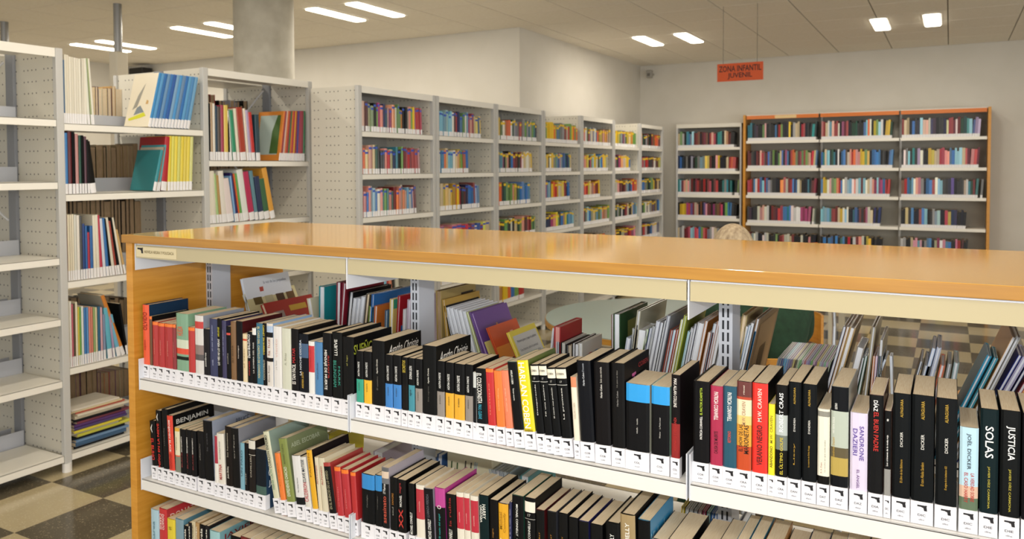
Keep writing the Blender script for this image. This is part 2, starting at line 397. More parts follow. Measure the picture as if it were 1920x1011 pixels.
# ---- the low bookcase in front
YF = 1.597                       # its front
ZS = [.845, .527, .209]          # shelf tops
XD = [-2.222, -1.371, -.467, .435]
U = thing('double_sided_bookcase', 'low white steel bookcase with beech top and end panel, full of novels', 'bookcase', (0, 0, 0))
MB().box(-2.268, .48, 1.578, 2.238, 1.272, 1.297).build('top', [WOODEDGE, WOODTOP], U, bevel=.0015)
tp = U.children[-1]
for p in tp.data.polygons:
    p.material_index = 1 if p.normal.z > .9 else 0
MB().box(-2.266, -2.236, 1.592, 2.232, 0, 1.272).build('end_panel', WOOD, U, bevel=.001)
MB().box(.448, .478, 1.592, 2.232, 0, 1.272).build('end_panel', WOOD, U, bevel=.001)
BEIGE = mat('bcaf88', .35, coat=.2); BRK = mat('dfe2e8', .3)
for i in range(3):
    x0, x1 = XD[i]+.004, XD[i+1]-.004
    MB().box(x0, x1, YF-.004, YF, 1.226, 1.266).build('sign_strip', BEIGE, U)
    mb = MB(); mb.box(x0, x1, YF, YF+.02, 1.262, 1.2715); mb.box(x0, x1, YF+.02, YF+.27, 1.266, 1.2705)
    mb.build('canopy', BRK, U)
    MB().box(x0, x1, 2.225, 2.232, 1.226, 1.268).build('rear_sign_strip', BEIGE, U)
    for k, z in enumerate(ZS+[.06]):
        if k < 3:
            mb = MB(); mb.box(x0, x1, YF, YF+.275, z-.004, z); mb.box(x0, x1, YF, YF+.003, z-.035, z); mb.box(x0, x1, YF+.003, YF+.02, z-.035, z-.032)
            mb.build('shelf', WHITE2, U, bevel=.0012)
            mb = MB(); mb.box(x0, x1, 1.955, 2.230, z-.004, z); mb.box(x0, x1, 2.227, 2.230, z-.035, z); mb.box(x0, x1, 1.955, 1.957, z-.02, z+.012)
            mb.build('rear_shelf', WHITE2, U)
        else:
            MB().box(x0, x1, YF+.01, 2.22, 0, z).build('plinth', WHITE2, U)
for i in range(4):
    x = XD[i]
    for k, z in enumerate(ZS):
        for s in ((-1, 1) if 0 < i < 3 else (1,) if i == 0 else (-1,)):
            xx = x+s*.0035
            mb = MB(); mb.box(xx-.0012, xx+.0012, YF-.002, YF+.275, z-.036, z+.062); mb.build('shelf_bracket', BRK, U, bevel=.0008)
            MB().box(xx-.0012, xx+.0012, 1.955, 2.229, z-.036, z+.05).build('rear_shelf_bracket', BRK, U)
    mb = MB(); mb.box(x-.0008 if i else x, x+.0022 if i < 3 else x, YF-.006, YF+.27, 1.187, 1.2705); mb.build('canopy_bracket', BRK, U, bevel=.0006)
UX = [(-2.236, -2.205), (-1.372, -1.342), (-.475, -.443), (.41, .44)]
for a, b in UX:
    f = MB().box(a, b, 1.872, 1.95, 0, 1.268).build('upright', mat('c6cad2', .4), U)
    sl = MB(); w3 = (b-a)
    z = .12
    while z < 1.25:
        for c in (.32, .68): sl.box(a+w3*c-.0022, a+w3*c+.0022, 1.8712, 1.873, z, z+.021)
        z += .0285
    tag(sl.build('slots', mat('23252b', .8), f), None, kind='stuff')
# bookcase caption strip
a = MB().box(-2.216, -2.03, YF-.0052, YF-.0042, 1.230, 1.2615).build('caption_card', mat('ddcfa6', .35), U)
o = link('pistol_symbol', pm, a); o.matrix_basis = Matrix(((.027, 0, 0, -2.195), (0, 0, -1, YF-.0058), (0, .017, 0, 1.2495), (0, 0, 0, 1)))
text(a, 'NOVELA NEGRA Y POLICIACA', '857650', (-2.108, YF-.0058, 1.2465), .135, .009, (1, 0, 0), (0, 0, 1))
# ---- novels standing on the front shelves, read off spine by spine
YN = 1.612
BAYN = ['left bay', 'middle bay', 'right bay']
SHN = ['top shelf', 'second shelf', 'third shelf']
GRP = 'crime novels on the front of the low bookcase'
count = {}
def novel(row, xl, xr, yt, col, side=None, dx=0, bands=(), tx=(), d=.145, hard=False, code='COR', stx=(), feat='', yy=0, lab=.042, Y=YN):
    z = ZS[row]+.0005
    X0 = solve(0, xl, (-1, Y, z+.05)); X1 = solve(0, xr, (-.5, Y, z+.05)); w_ = max(.004, X1-X0-.0006)
    p = Vector((X0, Y, z+.2)); p.z = solve(2, yt, p, 1); H = p.z-z
    ln = 0
    if dx:
        q = Vector((X0, Y, z+H)); q.x = solve(0, xl+dx, q); ln = math.atan2(q.x-X0, H-.05)
        if ln > 0: z += w_*math.sin(ln)
        else: z += 0
    bay = 0 if X0 < XD[1]-.004 else 1 if X0 < XD[2]-.004 else 2
    k = (row, bay); count[k] = count.get(k, 0)+1
    th = 'thin ' if w_ < .018 else 'thick ' if w_ > .034 else ''
    lb = fit((th.strip(),), cname(hx(col) if col not in NAME else col)+' novel', (feat,), ', %s from left, %s, %s' % (ordinal(count[k]), SHN[row], BAYN[bay]))
    M = Matrix.Translation((X0, Y+yy, z)) @ Matrix.Rotation(ln, 4, 'Y')
    return mkbook('novel', lb, GRP, M, w_, H, d, col, side, bands, tx, hard, lab, code, stx)
def seg(c1, f): return (f, 1, c1)
N = lambda *a, **k: novel(0, *a, **k)
rb = dict(bands=[(.93, 1, 'O')], feat='with orange tip')
N(267.5, 279.6, 571, 'ea5a35', '10304e', tx=[('OLVIDO', '8c1a10', .58, .88, .62, 'u'), ('suspense', 'a0281a', .25, .42, .3, 'u')], d=.15, code='BAL', hard=True, feat='with dark blue cover')
N(281, 285.5, 593, 'n', 'k', bands=[(.94, 1, 'O')], d=.14)
for a, b, c, q in ((285.5, 295.5, 603, 'b3312f'), (296, 307.5, 605.5, 'b02c2c'), (308, 322.5, 606.6, 'ab2a2c'), (323, 329.6, 608, '8b2c30')):
    N(a, b, c, q, tx=[('crimen', 'd88b80', .28, .62, .16, 'u')], **rb, d=.12, code='BLA')
N(330, 352.5, 587, '7fa588', '86ad8c', tx=[('HUIDA', 'e0603a', .62, .78, .5, 'u', .4)], bands=[(.2, .26, '2d3a2c'), (.4, .55, 'cfd6c0'), (.3, .4, 'dd4a2f')], d=.15, feat='with pale picture cover')
N(352.5, 364.5, 613.5, 'b83230', **rb, d=.12)
N(365, 381, 591, 'd8d4cf', '9aa0ac', bands=[(.78, .9, 'c33b34'), (.34, .5, '8c7a74'), (.24, .34, '56504f')], d=.16, feat='with reddish picture')
N(381, 392, 617, 'K', tx=[('sombras', 'd8d6ce', .2, .5, .3, 'u')], d=.13)
N(392.5, 407, 597.5, '2a3056', tx=[('un caso del inspector', 'aab0cc', .45, .9, .22, 'u'), ('novela', 'aab0cc', .2, .3, .22, 'u')], d=.15)
N(407.5, 415.5, 597.5, '1c1a1c', tx=[('LO VES NI LO VERAS', 'f0efe8', .22, .66, .5, 'u'), ('ARLIDGE', 'd8d040', .7, .86, .4, 'u')], d=.15, feat='with bold white lettering')
N(416, 424, 601, '332f55', tx=[('un caso del inspector', 'aab0cc', .4, .85, .25, 'u')])
N(424.5, 432, 612, 'k', bands=[(.84, .88, 'd0483a')], tx=[('noche', 'b9b3a6', .3, .5, .25, 'u')])
N(432.5, 442, 603, '7c5a36', tx=[('arena', '4f3820', .3, .6, .25, 'u')])
N(442.5, 454.5, 602, '1d181a', '4a1418', tx=[('testigo', 'cfc4b8', .38, .6, .2, 'u')], d=.16)
N(455, 463, 626, 'e2cfa6', bands=[(.86, .9, 'c8431f')], tx=[('el caso', '8b6a3c', .3, .7, .25, 'u')])
N(463.5, 473, 622, '1a1a1d', tx=[('David BALDACCI', 'f2f0ea', .5, .95, .5, 'u'), ('novela', 'b02c2c', .16, .44, .3, 'u')], feat='with white lettering')
N(473, 480.4, 615, 'k', bands=[(.88, 1, 'e8e6e0')], tx=[('LA SOMBRA DEL MAR', 'd8d4cc', .2, .75, .35, 'u')])
N(480.5, 493, 606, '2d6a84', tx=[('EL CASO DEL CASTILLO DE COWDEN', 'd8c98c', .12, .95, .32, 'd')], d=.155, feat='with pale lettering')
N(493, 499.4, 606, '19191a', tx=[('CARNET SIN BARRERO', 'd9c440', .5, .97, .5, 'd'), ('COCODRILO', 'b8b49c', .1, .42, .5, 'u')])
N(499.6, 511.5, 606, 'd9d3cb', '88a8cc', bands=[(.78, .86, '2a2c30'), (.86, .96, 'a9bcd4'), (.4, .46, '3c3430')], tx=[('Elena Rojas', '7a6c62', .08, .34, .35, 'u'), ('la luz', 'a06f5c', .5, .76, .35, 'u')], d=.16, feat='with blue picture above')
N(512, 527.5, 611.5, 'e0ddd9', tx=[('J. R. Torres', 'a9a39c', .3, .45, .22, 'u'), ('viento', 'd8b8ae', .5, .8, .25, 'u')], d=.16)
N(528, 545, 615, 'cfd0bd', tx=[('A. Rivas', 'a0a08c', .4, .6, .22, 'u')], d=.16)
N(545.5, 559, 616.6, '221c1d', tx=[('ES TAN FACIL', 'ece6dc', .12, .44, .5, 'u'), ('MATAR', 'b8262b', .46, .7, .4, 'u')], d=.16, feat='with white and red lettering')
N(559.5, 577.5, 625.6, '1b2130', '14181f', bands=[(.6, .84, '3d5878')], tx=[('LA NOCHE OSCURA', 'cfd4da', .3, .9, .2, 'u', .3), ('ANDREA SOTO', 'cfa73c', .08, .36, .2, 'u', .5)], d=.16, hard=True, feat='with blue cloud picture')
N(578, 589, 640, 'e4e2dc', bands=[(.42, .92, 'c22e33')], tx=[('ciudad roja', '8d2024', .5, .85, .2, 'u')])
N(589.5, 604, 641, '4a80b0', tx=[('azul profundo', '1d2c44', .3, .62, .2, 'u')])
N(604.5, 621, 624, '1d1b1c', tx=[('MENSAJE DE MUERTE', 'f0eee8', .12, .74, .38, 'd', .42), ('autora', 'a62a24', .3, .66, .2, 'd', .8)], d=.16, feat='with tall white lettering')
N(622, 641, 623, '1a1c1b', tx=[('BILLINGHAM', '2e8a78', .18, .58, .3, 'd', .38), ('MARK', '2e8a78', .2, .5, .2, 'd', .8), ('LLUEVE', 'ecebe4', .66, .9, .3, 'u', .5)], d=.17, hard=True, feat='with green lettering')
N(641.5, 663, 631, '1b1b1a', '16171a', tx=[('el lago', '8c8a40', .55, .72, .16, 'u')], stx=[('SUEÑO', 'a9b43a', .78, .93, .02, .5, 0)], d=.165, hard=True, feat='with yellow-green cover word')
AG = 'Agatha Christie'
def agatha(a, b, yt, lc=None, **k):
    bn = [(0, .46, lc)] if lc else ()
    N(a, b, yt, '18191b', bands=bn, tx=[('AGATHA CHRISTIE', 'e9e8e2', .52, .80, .26, 'u'), ('el misterio', '3a3424' if lc else '666', .24, .40, .16, 'u')] if lc else [], code='CHR', d=.13, feat='with %s lower spine' % cname(lc) if lc else '', **k)
agatha(667, 680.5, 658, '2f9e83')
agatha(681, 696, 659, 'e8b52c')
N(696.5, 720.5, 638, '191a1b', tx=[(AG, 'd8d4c8', .50, .72, .15, 'u'), ('El asesino', '55534c', .25, .46, .13, 'u')], stx=[(AG, 'f2f0ea', .78, .93, .12, .92, .5)], d=.165, code='CHR', hard=False, feat='with white script on cover')
agatha(721, 735.5, 665, '3b7fc4')
agatha(736, 751.5, 666, '3b7fc4')
N(753, 764, 670, '1a1918', bands=[(.0, .5, '2b2620')], tx=[('SECRETOS', 'c8b23c', .72, .95, .5, 'u')], code='CLA')
N(765, 777, 671.5, '1a1c1e', bands=[(0, .5, '3f8c9c')], tx=[('DONNA LEON', 'eceae4', .62, .86, .42, 'u'), ('agua', '1d3c46', .3, .42, .3, 'u')], code='LEO', feat='with teal lower spine')
agatha(777.5, 791, 673, '8f8780')
N(791.5, 817.5, 647.5, '191a1b', tx=[(AG, 'dcd8cc', .46, .68, .14, 'u'), ('Diez negritos', '55534c', .2, .42, .12, 'u')], stx=[(AG, 'f2f0ea', .76, .92, .1, .9, .5)], d=.165, code='CHR', feat='with white script on cover')
agatha(818, 833, 677, '8f8780')
agatha(834, 850, 679.5, 'e6ab30')
agatha(850.5, 870.5, 682, 'e6ab30')
agatha(871, 886, 683.5, '8f8780')
N(887, 893, 698, 'c9ccc8', bands=[(.0, .7, '26292c')], code='CLE')
N(893.5, 914.5, 691, '191919', bands=[(.0, .42, '202428')], tx=[('EL COLECCIONISTA', 'f2f0e8', .38, .92, .42, 'd', .42), ('PAUL CLEAVE', '3fa9c4', .1, .36, .3, 'd', .42)], code='CLE', dx=-3, feat='with white and blue lettering')
N(915.5, 930.5, 692, 'c0282b', dx=-5, bands=[(.94, 1, 'O')], tx=[('crimen', 'e08a6a', .2, .75, .14, 'd')], code='COB', feat='with orange tip', d=.13)
N(932, 948.5, 696, 'e87a34', dx=-6, tx=[('Tiempo muerto', 'f0c08a', .3, .7, .16, 'd')], code='COB', d=.13)
N(950.5, 964, 696, 'e4805c', dx=-9, tx=[('golpe de efecto', 'f4c4a6', .3, .7, .16, 'd')], code='COB', d=.13)
N(965.5, 984.5, 680, '17191b', dx=-12, bands=[], tx=[('HARLAN COBEN', 'eceae0', .68, .88, .2, 'd', .42), ('Tiempo muerto', 'eceae0', .44, .62, .18, 'd', .42)], side='2a8a86', code='COB', feat='with teal side', d=.15)
N(985.5, 1007, 677, 'f0d418', dx=-14, side='5f6f34', tx=[('HARLAN COBEN', 'fbf8e8', .06, .97, .55, 'd', .45), ('INVIERNO', '2b2a16', .01, .045, .7, 'h', .5)], code='COB', feat='with big white lettering', d=.15, )
for a, b, yt, s in ((1008.5, 1023.5, 685, 'Desaparecida'), (1024, 1039, 685, 'Ni una palabra'), (1039.5, 1055, 691, 'El miedo mas profundo'), (1055.5, 1075.5, 691, 'La promesa')):
    N(a, b, yt, '151618', dx=-12, bands=[(.85, .98, 'efe7d0'), (.755, .762, 'c9c7c0')], tx=[(s, 'd8d6ce', .28, .72, .18, 'u'), ('17', 'b8b6ae', .79, .82, .2, 'h'), ('COBEN', '3c3a36', .9, .93, .7, 'h')], code='COB', feat='with white box above', d=.13)
N(1078, 1089, 707.7, 'ece2cc', dx=-7, bands=[(.84, 1, 'd98a62')], tx=[('HARLAN COBEN', 'b8ac96', .35, .6, .35, 'u')], code='COB', d=.13)
N(1090, 1116, 677, '161b26', dx=-8, bands=[], tx=[('Harlan Coben', 'cfd2d6', .70, .86, .14, 'u'), ('El inocente', '9aa0a8', .87, .97, .14, 'u')], d=.15, code='COB')
N(1117, 1146, 679.6, '211b1d', '191618', dx=-4, tx=[('Harlan Coben', 'd8d4cc', .58, .74, .14, 'u'), ('Solo una mirada', 'b8b2a8', .76, .95, .13, 'u')], d=.16, hard=True, code='COB')
N(1147.5, 1172.4, 681, '1c1a1b', '15131a', dx=-2, tx=[('Harlan Coben', '8d8a84', .5, .68, .13, 'u'), ('Un paso en falso', '7a766e', .72, .92, .13, 'u')], stx=[('COBEN', 'a02a30', .88, .93, .55, .95, 0), ('T', 'c05a9a', .68, .86, .3, .45, 0)], d=.165, hard=True, code='COB')
N(1173, 1217.5, 718, '18191c', bands=[(.74, 1, '2b9be0')], side='b9b2a6', tx=[('Hillcliffe  ·  Invisible', 'b8b6ae', .28, .50, .06, 'u')], code='COL', feat='with bright blue top', d=.13)
N(1220.5, 1255, 723, '18191c', bands=[(.74, 1, '2b9be0')], side='9dc2a6', tx=[('Winslow  ·  La Piedra Lunar', 'b8b6ae', .26, .56, .08, 'u')], code='COL', feat='with bright blue top', d=.13)
N(1258, 1274.5, 702.7, '1d1214', '200f14', bands=[(0, .42, '8c1c1a')], tx=[('MAX ALLAN COLLINS', 'efe9e0', .62, .96, .36, 'd'), ('ASESINATO Y VENGANZA', 'b02c28', .1, .5, .3, 'u')], d=.15, code='COL', feat='with dark red lower spine')
# right bay
N(1299, 1329.5, 714.5, '18171a', '17161a', tx=[('PATRICIA CORNWELL', 'f0eee8', .30, .58, .15, 'u', .52), ('EL FACTOR SCARPETTA', 'b9d23a', .60, .93, .15, 'u', .52)], d=.165, hard=True, code='COR', feat='with white and green lettering')
N(1331, 1354.5, 723, 'a8284a', tx=[('PATRICIA CORNWELL', 'f4eee8', .58, .93, .34, 'd', .5), ('CAUSA DE MUERTE', '3a0a18', .16, .44, .3, 'u', .5)], d=.155, code='COR', feat='with white lettering')
N(1355, 1380.5, 723.7, '1c4f63', tx=[('PATRICIA CORNWELL', 'f2f2ec', .58, .93, .32, 'd', .5), ('RETORNO', 'cf4f38', .32, .46, .24, 'u', .5)], d=.155, code='COR', feat='with white and red lettering')
N(1380.5, 1408.5, 714.5, 'e9dcb8', '3c2a2a', bands=[(0, .28, 'c0481e'), (.28, .52, 'e6a23a'), (.52, .62, 'edc878'), (.8, .83, 'b8442a'), (.83, 1, '64302c')], tx=[('EL SHOW DE LAS', '2a1a10', .22, .52, .26, 'u', .3), ('MARIONETAS', '2a1a10', .2, .52, .34, 'u', .68), ('M.W. CRAVEN', 'b08a6a', .52, .78, .24, 'u', .5), ('ritual', 'e8dcc8', .86, .96, .1, 'u', .5)], d=.16, code='CRA', feat='in orange and cream with black lettering')
N(1409.5, 1439, 717.4, 'dc2f26', '1d1a1a', tx=[('VERANO NEGRO', '401010', .10, .54, .36, 'u', .5), ('M.W. CRAVEN', 'f2dcd0', .58, .94, .26, 'u', .5)], d=.17, code='CRA', feat='with dark lettering')
N(1440, 1452.5, 757.5, 'f0dc2c', tx=[('ABANDONO', '4a4410', .12, .42, .42, 'u'), ('M.W. CRAVEN', '8a7c1c', .46, .84, .42, 'u')], code='CRA', d=.13)
N(1453, 1476, 721.7, '1c1d1b', '18191a', bands=[(.3, .46, '6f786f'), (.46, .68, 'b4bcb8')], tx=[('EL ÚLTIMO GOLPE', 'd2be3a', .04, .44, .32, 'u', .5), ('ROBERT CRAIS', 'f4f4f0', .50, .92, .34, 'u', .5)], d=.16, code='CRA', feat='with grey picture and yellow lettering')
def dark(a, b, yt, au, ti, code, **k):
    N(a, b, yt, '10181d', '14181c', tx=[('ALFAGUARA', 'b8952e', .78, .95, .16, 'u'), (au, 'd8d6ce', .50, .64, .15, 'u'), (ti, 'b08a28', .16, .38, .14, 'u')], d=.165, code=code, **k)
    r_ = bpy.context.scene.collection.objects[-1]
dark(1477, 1501.5, 716, "D'ANDREA", 'Lissy', 'DAN')
dark(1503, 1530.5, 720, "D'ANDREA", 'La muerte de Erika Knapp', 'DAN')
N(1532, 1555, 766, 'e9e3cf', bands=[(0, .12, '1b1612'), (.9, .97, '8b897f')], tx=[('R. A. Dupe', 'a06a5a', .16, .3, .14, 'u', .35), ('La noche en que todo acabo', '8d8a7e', .18, .6, .14, 'u', .65)], d=.13, code='DAT', feat='with barcode')
N(1557, 1590, 724.4, '141b22', 'a9aca4', bands=[(0, .0, 'k'), (.12, .3, 'b49c4e'), (.3, .4, '5c5238'), (.4, .76, 'b4bdae')], tx=[('Sandrone Dazieri', 'b08e34', .3, .5, .13, 'u', .16), ('DESTINO', 'e8e6de', .78, .84, .14, 'u', .3), ('NO ESTA SOLO', 'e8e6de', .54, .7, .1, 'u', .16)], d=.17, code='DAZ', feat='with pale tree picture')
N(1593, 1626, 773, 'd9cfe4', 'e0d8e4', tx=[('SANDRONE', '5a3f96', .40, .84, .26, 'd', .68), ('DAZIERI', '5a3f96', .46, .80, .26, 'd', .3), ('EL ÁNGEL', '6a3f80', .04, .28, .2, 'd', .5)], d=.14, code='DAZ', feat='with violet lettering')
N(1628, 1655.5, 740, '1f1e20', '6a3c34', tx=[('DÍAZ', 'f4f2ee', .84, .95, .36, 'd', .5), ('EL BUEN PADRE', 'c4281f', .44, .83, .34, 'd', .5)], d=.15, code='DIA', feat='with white and red lettering')
N(1657, 1670, 770, '161618', 'b08a7c', bands=[(0, .32, '8d8c88')], tx=[('Los crimenes de la viuda roja', 'f0eee8', .36, .72, .34, 'u'), ('#', 'f0eee8', .88, .91, .3, 'h')], d=.13, code='DIC', feat='with grey lower spine')
dark(1672.5, 1706.5, 737, 'DICKER', 'El Libro de los Baltimore', 'DIC')
dark(1708, 1750, 740, 'DICKER', 'El caso Alaska Sanders', 'DIC')
dark(1753, 1794, 746, 'DICKER', 'El enigma de la habitacion 622', 'DIC')
N(1798, 1834, 800, 'b9dbe8', 'b4b4ac', bands=[(0, .16, '5e7058'), (.16, .3, 'd9b8a0')], tx=[('JOËL DICKER', '1d2c3c', .50, .93, .3, 'd', .5), ('LA VERDAD SOBRE', 'b4302c', .12, .46, .2, 'd', .7), ('EL CASO HARRY', 'b4302c', .1, .46, .2, 'd', .36)], d=.14, code='DIC', feat='with sky and roof picture')
N(1836, 1871, 766, '123a40', '1c2a2c', tx=[('SOLAS', 'f2f2ee', .54, .84, .46, 'd', .5), ('JAVIER DÍEZ CARMONA', 'b4a838', .06, .46, .18, 'd', .5)], d=.15, code='DIE', feat='with white lettering')
N(1874, 1912, 769, '161c1e', '1c1c1e', tx=[('JUSTICIA', 'f2f2ee', .54, .86, .46, 'd', .5), ('JAVIER DÍEZ CARMONA', 'b4a838', .06, .46, .18, 'd', .5)], d=.15, code='DIE', feat='with white lettering')
N(1915, 1948, 775, '26222a', d=.15, code='DOY'); N(1950, 1985, 770, '7a2a26', d=.15, code='DOY'); N(1987, 2020, 785, 'd8d4c4', d=.15, code='DUA')
for i, c in enumerate('kRsKtwkbkeRKkyB'): N(2023+i*27, 2048+i*27, 775+(i*7) % 23, c, d=.15, code='DUM')
# second shelf
N2 = lambda *a, **k: novel(1, *a, **k)
N2(285, 295, 790, '1a1819', dx=-5, tx=[('EL BUHO', 'd8322a', .14, .62, .55, 'd'), ('A', 'e8e6e0', .74, .94, .3, 'u')], hard=True, feat='with red lettering', code='FIT')
N2(296, 305, 770.6, '1a1819', dx=-5, tx=[('NIÑO EN LA NIEVE', 'd8322a', .02, .78, .55, 'u'), ('A', 'e8e6e0', .82, .96, .3, 'u')], d=.15, feat='with red lettering', code='FIT')
N2(305.5, 316.5, 768, '1b1a1b', dx=-4, tx=[('niebla', '55524e', .4, .7, .2, 'u')], d=.16, hard=True)
N2(317, 327.6, 779.7, 'd8402c', '17171a', dx=-5, tx=[('BENJAMIN BLACK', 'f4e4dc', .34, .92, .42, 'd'), ('VENGANZA', '9c1c18', .04, .32, .4, 'd')], stx=[('BENJAMIN', 'c9c8c2', .84, .93, .1, .85, 0)], d=.16, feat='with black side lettered in white', code='BLA')
N2(328, 337, 801.6, 'e2d9b8', dx=-2, bands=[(.92, 1, 'd8a83a'), (0, .36, '7c8070'), (.36, .39, 'd8603a')], tx=[('verano', '8a7c54', .5, .8, .2, 'u')], d=.13)
for a, b, yt in ((337.5, 347.5, 805), (348, 358, 806), (358.5, 368, 808)):
    N2(a, b, yt, '1c1a1c', dx=-2, tx=[('BENJAMIN', 'd8d4cc', .5, .84, .26, 'u'), ('BLACK', '7c2c30', .16, .5, .26, 'u')], d=.13, code='BLA')
N2(371.5, 383.5, 809, '201e20', dx=-3, tx=[('silencio', '77736c', .4, .75, .2, 'u')])
N2(384, 401.5, 788.7, '17171b', '9aa2b4', dx=-5, tx=[('la casa', '3a3a3e', .5, .8, .16, 'u')], stx=[('BRUCE', '36445c', .84, .92, .55, .85, 0)], d=.17, hard=True, feat='with grey-blue cover', code='BRU')
N2(402, 408.5, 817, 'e4e0d8', dx=-1, bands=[(.42, 1, 'a82a40')], code='BUR')
N2(409, 422.5, 813, 'e0dacd', dx=-4, tx=[('MARTINA', 'b83430', .1, .4, .4, 'u'), ('invierno', '8c8a80', .5, .85, .2, 'u')], code='CAM')
N2(423, 435.6, 800, '33241d', dx=-3, tx=[('Juan Bolea', 'e0dcd0', .14, .34, .3, 'u'), ('los hermanos', 'a09888', .5, .9, .22, 'u')])
N2(436, 449.8, 803, '1c1a1a', '8b8c94', dx=-4, tx=[('orfeo', '8c8880', .5, .9, .16, 'u')], d=.15, hard=True)
N2(450, 458, 830, '78a8b8', dx=-1, tx=[('UN PASO', '2d5464', .3, .85, .4, 'u')])
N2(458.5, 465, 831, '1e1a1a', tx=[('noir', 'b8b4a8', .15, .4, .3, 'u')])
N2(465.5, 478, 825, '3a302a', bands=[(.84, 1, 'd8d4c8'), (.72, .73, 'c8c4b8')], tx=[('CAMILLERI', 'b8b0a0', .3, .7, .2, 'u')], d=.13, code='CAM')
N2(478.5, 498, 841.5, '22303f', bands=[(.0, .2, '3c5a52')], side='28405c', stx=[('NO', 'e8ecf0', .72, .86, .1, .35, 0), ('OLVIDES', 'e8ecf0', .54, .68, .1, .8, 0), ('JAMÁS', 'e8ecf0', .36, .5, .1, .7, 0)], d=.12, code='CAM', feat='with blue lake cover')
N2(516, 527, 811.7, 'cfceb0', '8fa296', dx=-20, tx=[('CORAZON ENFERMO', '3c3a30', .46, .95, .45, 'u'), ('DEEPAK CALYN', '5c8a6c', .14, .44, .35, 'u')], d=.16, feat='tilted left, with dark lettering')
N2(528, 538, 852, 'e87c34', dx=-11, tx=[('fuego', 'b85a1c', .3, .8, .2, 'u')], d=.13)
N2(540, 556, 825, '7f8a45', '76805a', dx=-16, tx=[('EXPEDIENTE CHACAO', 'e4e6d0', .1, .56, .36, 'u'), ('ALONSO CUETO', '4a522c', .6, .92, .2, 'u')], stx=[('ABEL ESCOBAR', 'b4bca0', .86, .92, .1, .8, 0)], d=.165, feat='with white lettering')
N2(557, 573.5, 856, 'dfdedb', '2a2728', dx=-9, bands=[(0, .16, '25282c')], tx=[('Ana Cabeza Herrero', '3c3a3c', .26, .56, .14, 'u')], d=.15, feat='with dark picture below')
N2(575, 586.5, 859, 'd9d6cc', dx=-11, tx=[('CALDERON', 'c04450', .12, .5, .6, 'u'), ('CLAVE MATISSE', '2e3c50', .5, .95, .5, 'u')], d=.14)
N2(588, 598.5, 846, 'e3aa20', '2a1a1e', dx=-12, tx=[('PASION', '8c5c10', .55, .95, .3, 'u')], d=.155)
N2(599, 605.8, 859, 'd9ceb2', dx=-8, tx=[('ANTONIO', 'a8463a', .5, .85, .4, 'u')], d=.13)
N2(606, 617, 860, 'd4cbb0', dx=-8, tx=[('ALFONSO', 'a8463a', .5, .85, .3, 'u')], d=.13)
N2(620, 633.5, 870, '211f1c', 'a83a34', dx=-12, bands=[(.93, 1, 'a83a34')], tx=[('EN EL SILENCIO DE LO VIVIDO', 'a49c7c', .1, .85, .34, 'u')], d=.14)
for a, b, yt in ((634, 646, 877), (647, 661, 882)):
    N2(a, b, yt, 'b32c34', dx=-7, bands=[(.92, 1, 'O')], tx=[('crimen', 'd87c78', .2, .6, .16, 'u')], d=.13, feat='with orange tip')
N2(662, 672, 886.6, 'b32a2c', dx=-5, bands=[(.93, 1, 'O')], d=.13, feat='with orange tip')
for a, b, yt in ((677.5, 702, 887.6), (702.5, 715.5, 890.6)):
    N2(a, b, yt, '17191b', dx=-1, bands=[(.70, 1, '2f86c8')], tx=[('Carofiglio', '77756e', .34, .6, .1, 'u')], d=.13, feat='with bright blue top')
N2(716, 729.5, 876.6, '26282c', 'a9a2ac', dx=-2, bands=[(.83, .94, 'd8c4ae'), (.94, 1, '5c5e60'), (.74, .83, '6a6c70')], tx=[('17 Perros', 'eceae4', .58, .74, .34, 'u'), ('asesinato', 'c0503c', .1, .54, .5, 'u')], stx=[('HARRI', '2c2c38', .74, .84, .2, .6, 0)], d=.16)
N2(730.5, 744.5, 895.5, '191919', dx=-1, tx=[('SANGRE', 'a8702c', .5, .72, .24, 'u'), ('azul', '8c8a80', .3, .46, .2, 'u')], d=.16, hard=True)
N2(745.5, 761.5, 899.5, '1b1818', dx=-2, tx=[('negra', 'a02c30', .76, .95, .24, 'u'), ('MICHAEL', 'e8e6e0', .5, .72, .26, 'u'), ('XX', 'c83830', .1, .46, .5, 'u')], d=.16)
CN = 'MICHAEL CONNELLY'
N2(768, 779, 907.5, '1e2120', dx=-3, tx=[(CN, 'ecebe4', .04, .46, .42, 'u')], d=.15)
N2(780.5, 796.5, 908.5, 'e3dccb', dx=-2, bands=[(.36, .92, 'b4323e')], tx=[('novela', 'dca8a0', .5, .7, .16, 'u')], d=.14, feat='with red middle')
N2(797.5, 815.5, 916, '22232b', 'a4a6ae', dx=-4, tx=[(CN, 'ecebe4', .04, .42, .34, 'u', .6), ('LLAMADA PERDIDA', '5c5e66', .45, .9, .26, 'u', .5)], d=.15)
N2(817, 836.5, 915, '1e1c1e', dx=-3, bands=[(.66, 1, 'b8428e')], side='b0308a', tx=[('El vuelo del angel', '2c9c98', .1, .54, .22, 'u'), ('O', 'd8d6ce', .63, .7, .4, 'h')], d=.155, feat='with pink top')
N2(838, 856.5, 927, '1d1a19', dx=-3, tx=[('CONNELLY', 'ecebe0', .1, .34, .34, 'u'), ('la rubia', '8c2420', .4, .95, .24, 'u')], d=.15)
for a, b, yt in ((857.5, 871.5, 923), (872, 883, 925), (884, 899, 930)):
    N2(a, b, yt, 'e3dccb', dx=-3, bands=[(.36, .92, 'b82a3c')], tx=[('novela', 'e4b0a8', .48, .66, .16, 'u')], d=.145, feat='with red middle')
N2(900, 918, 928.7, '123f42', '1c1c1c', dx=-3, tx=[('HARRY', 'ecebe0', .62, .86, .36, 'd', .62), ('ORIZABA', 'ecebe0', .55, .84, .22, 'd', .3)], d=.155)
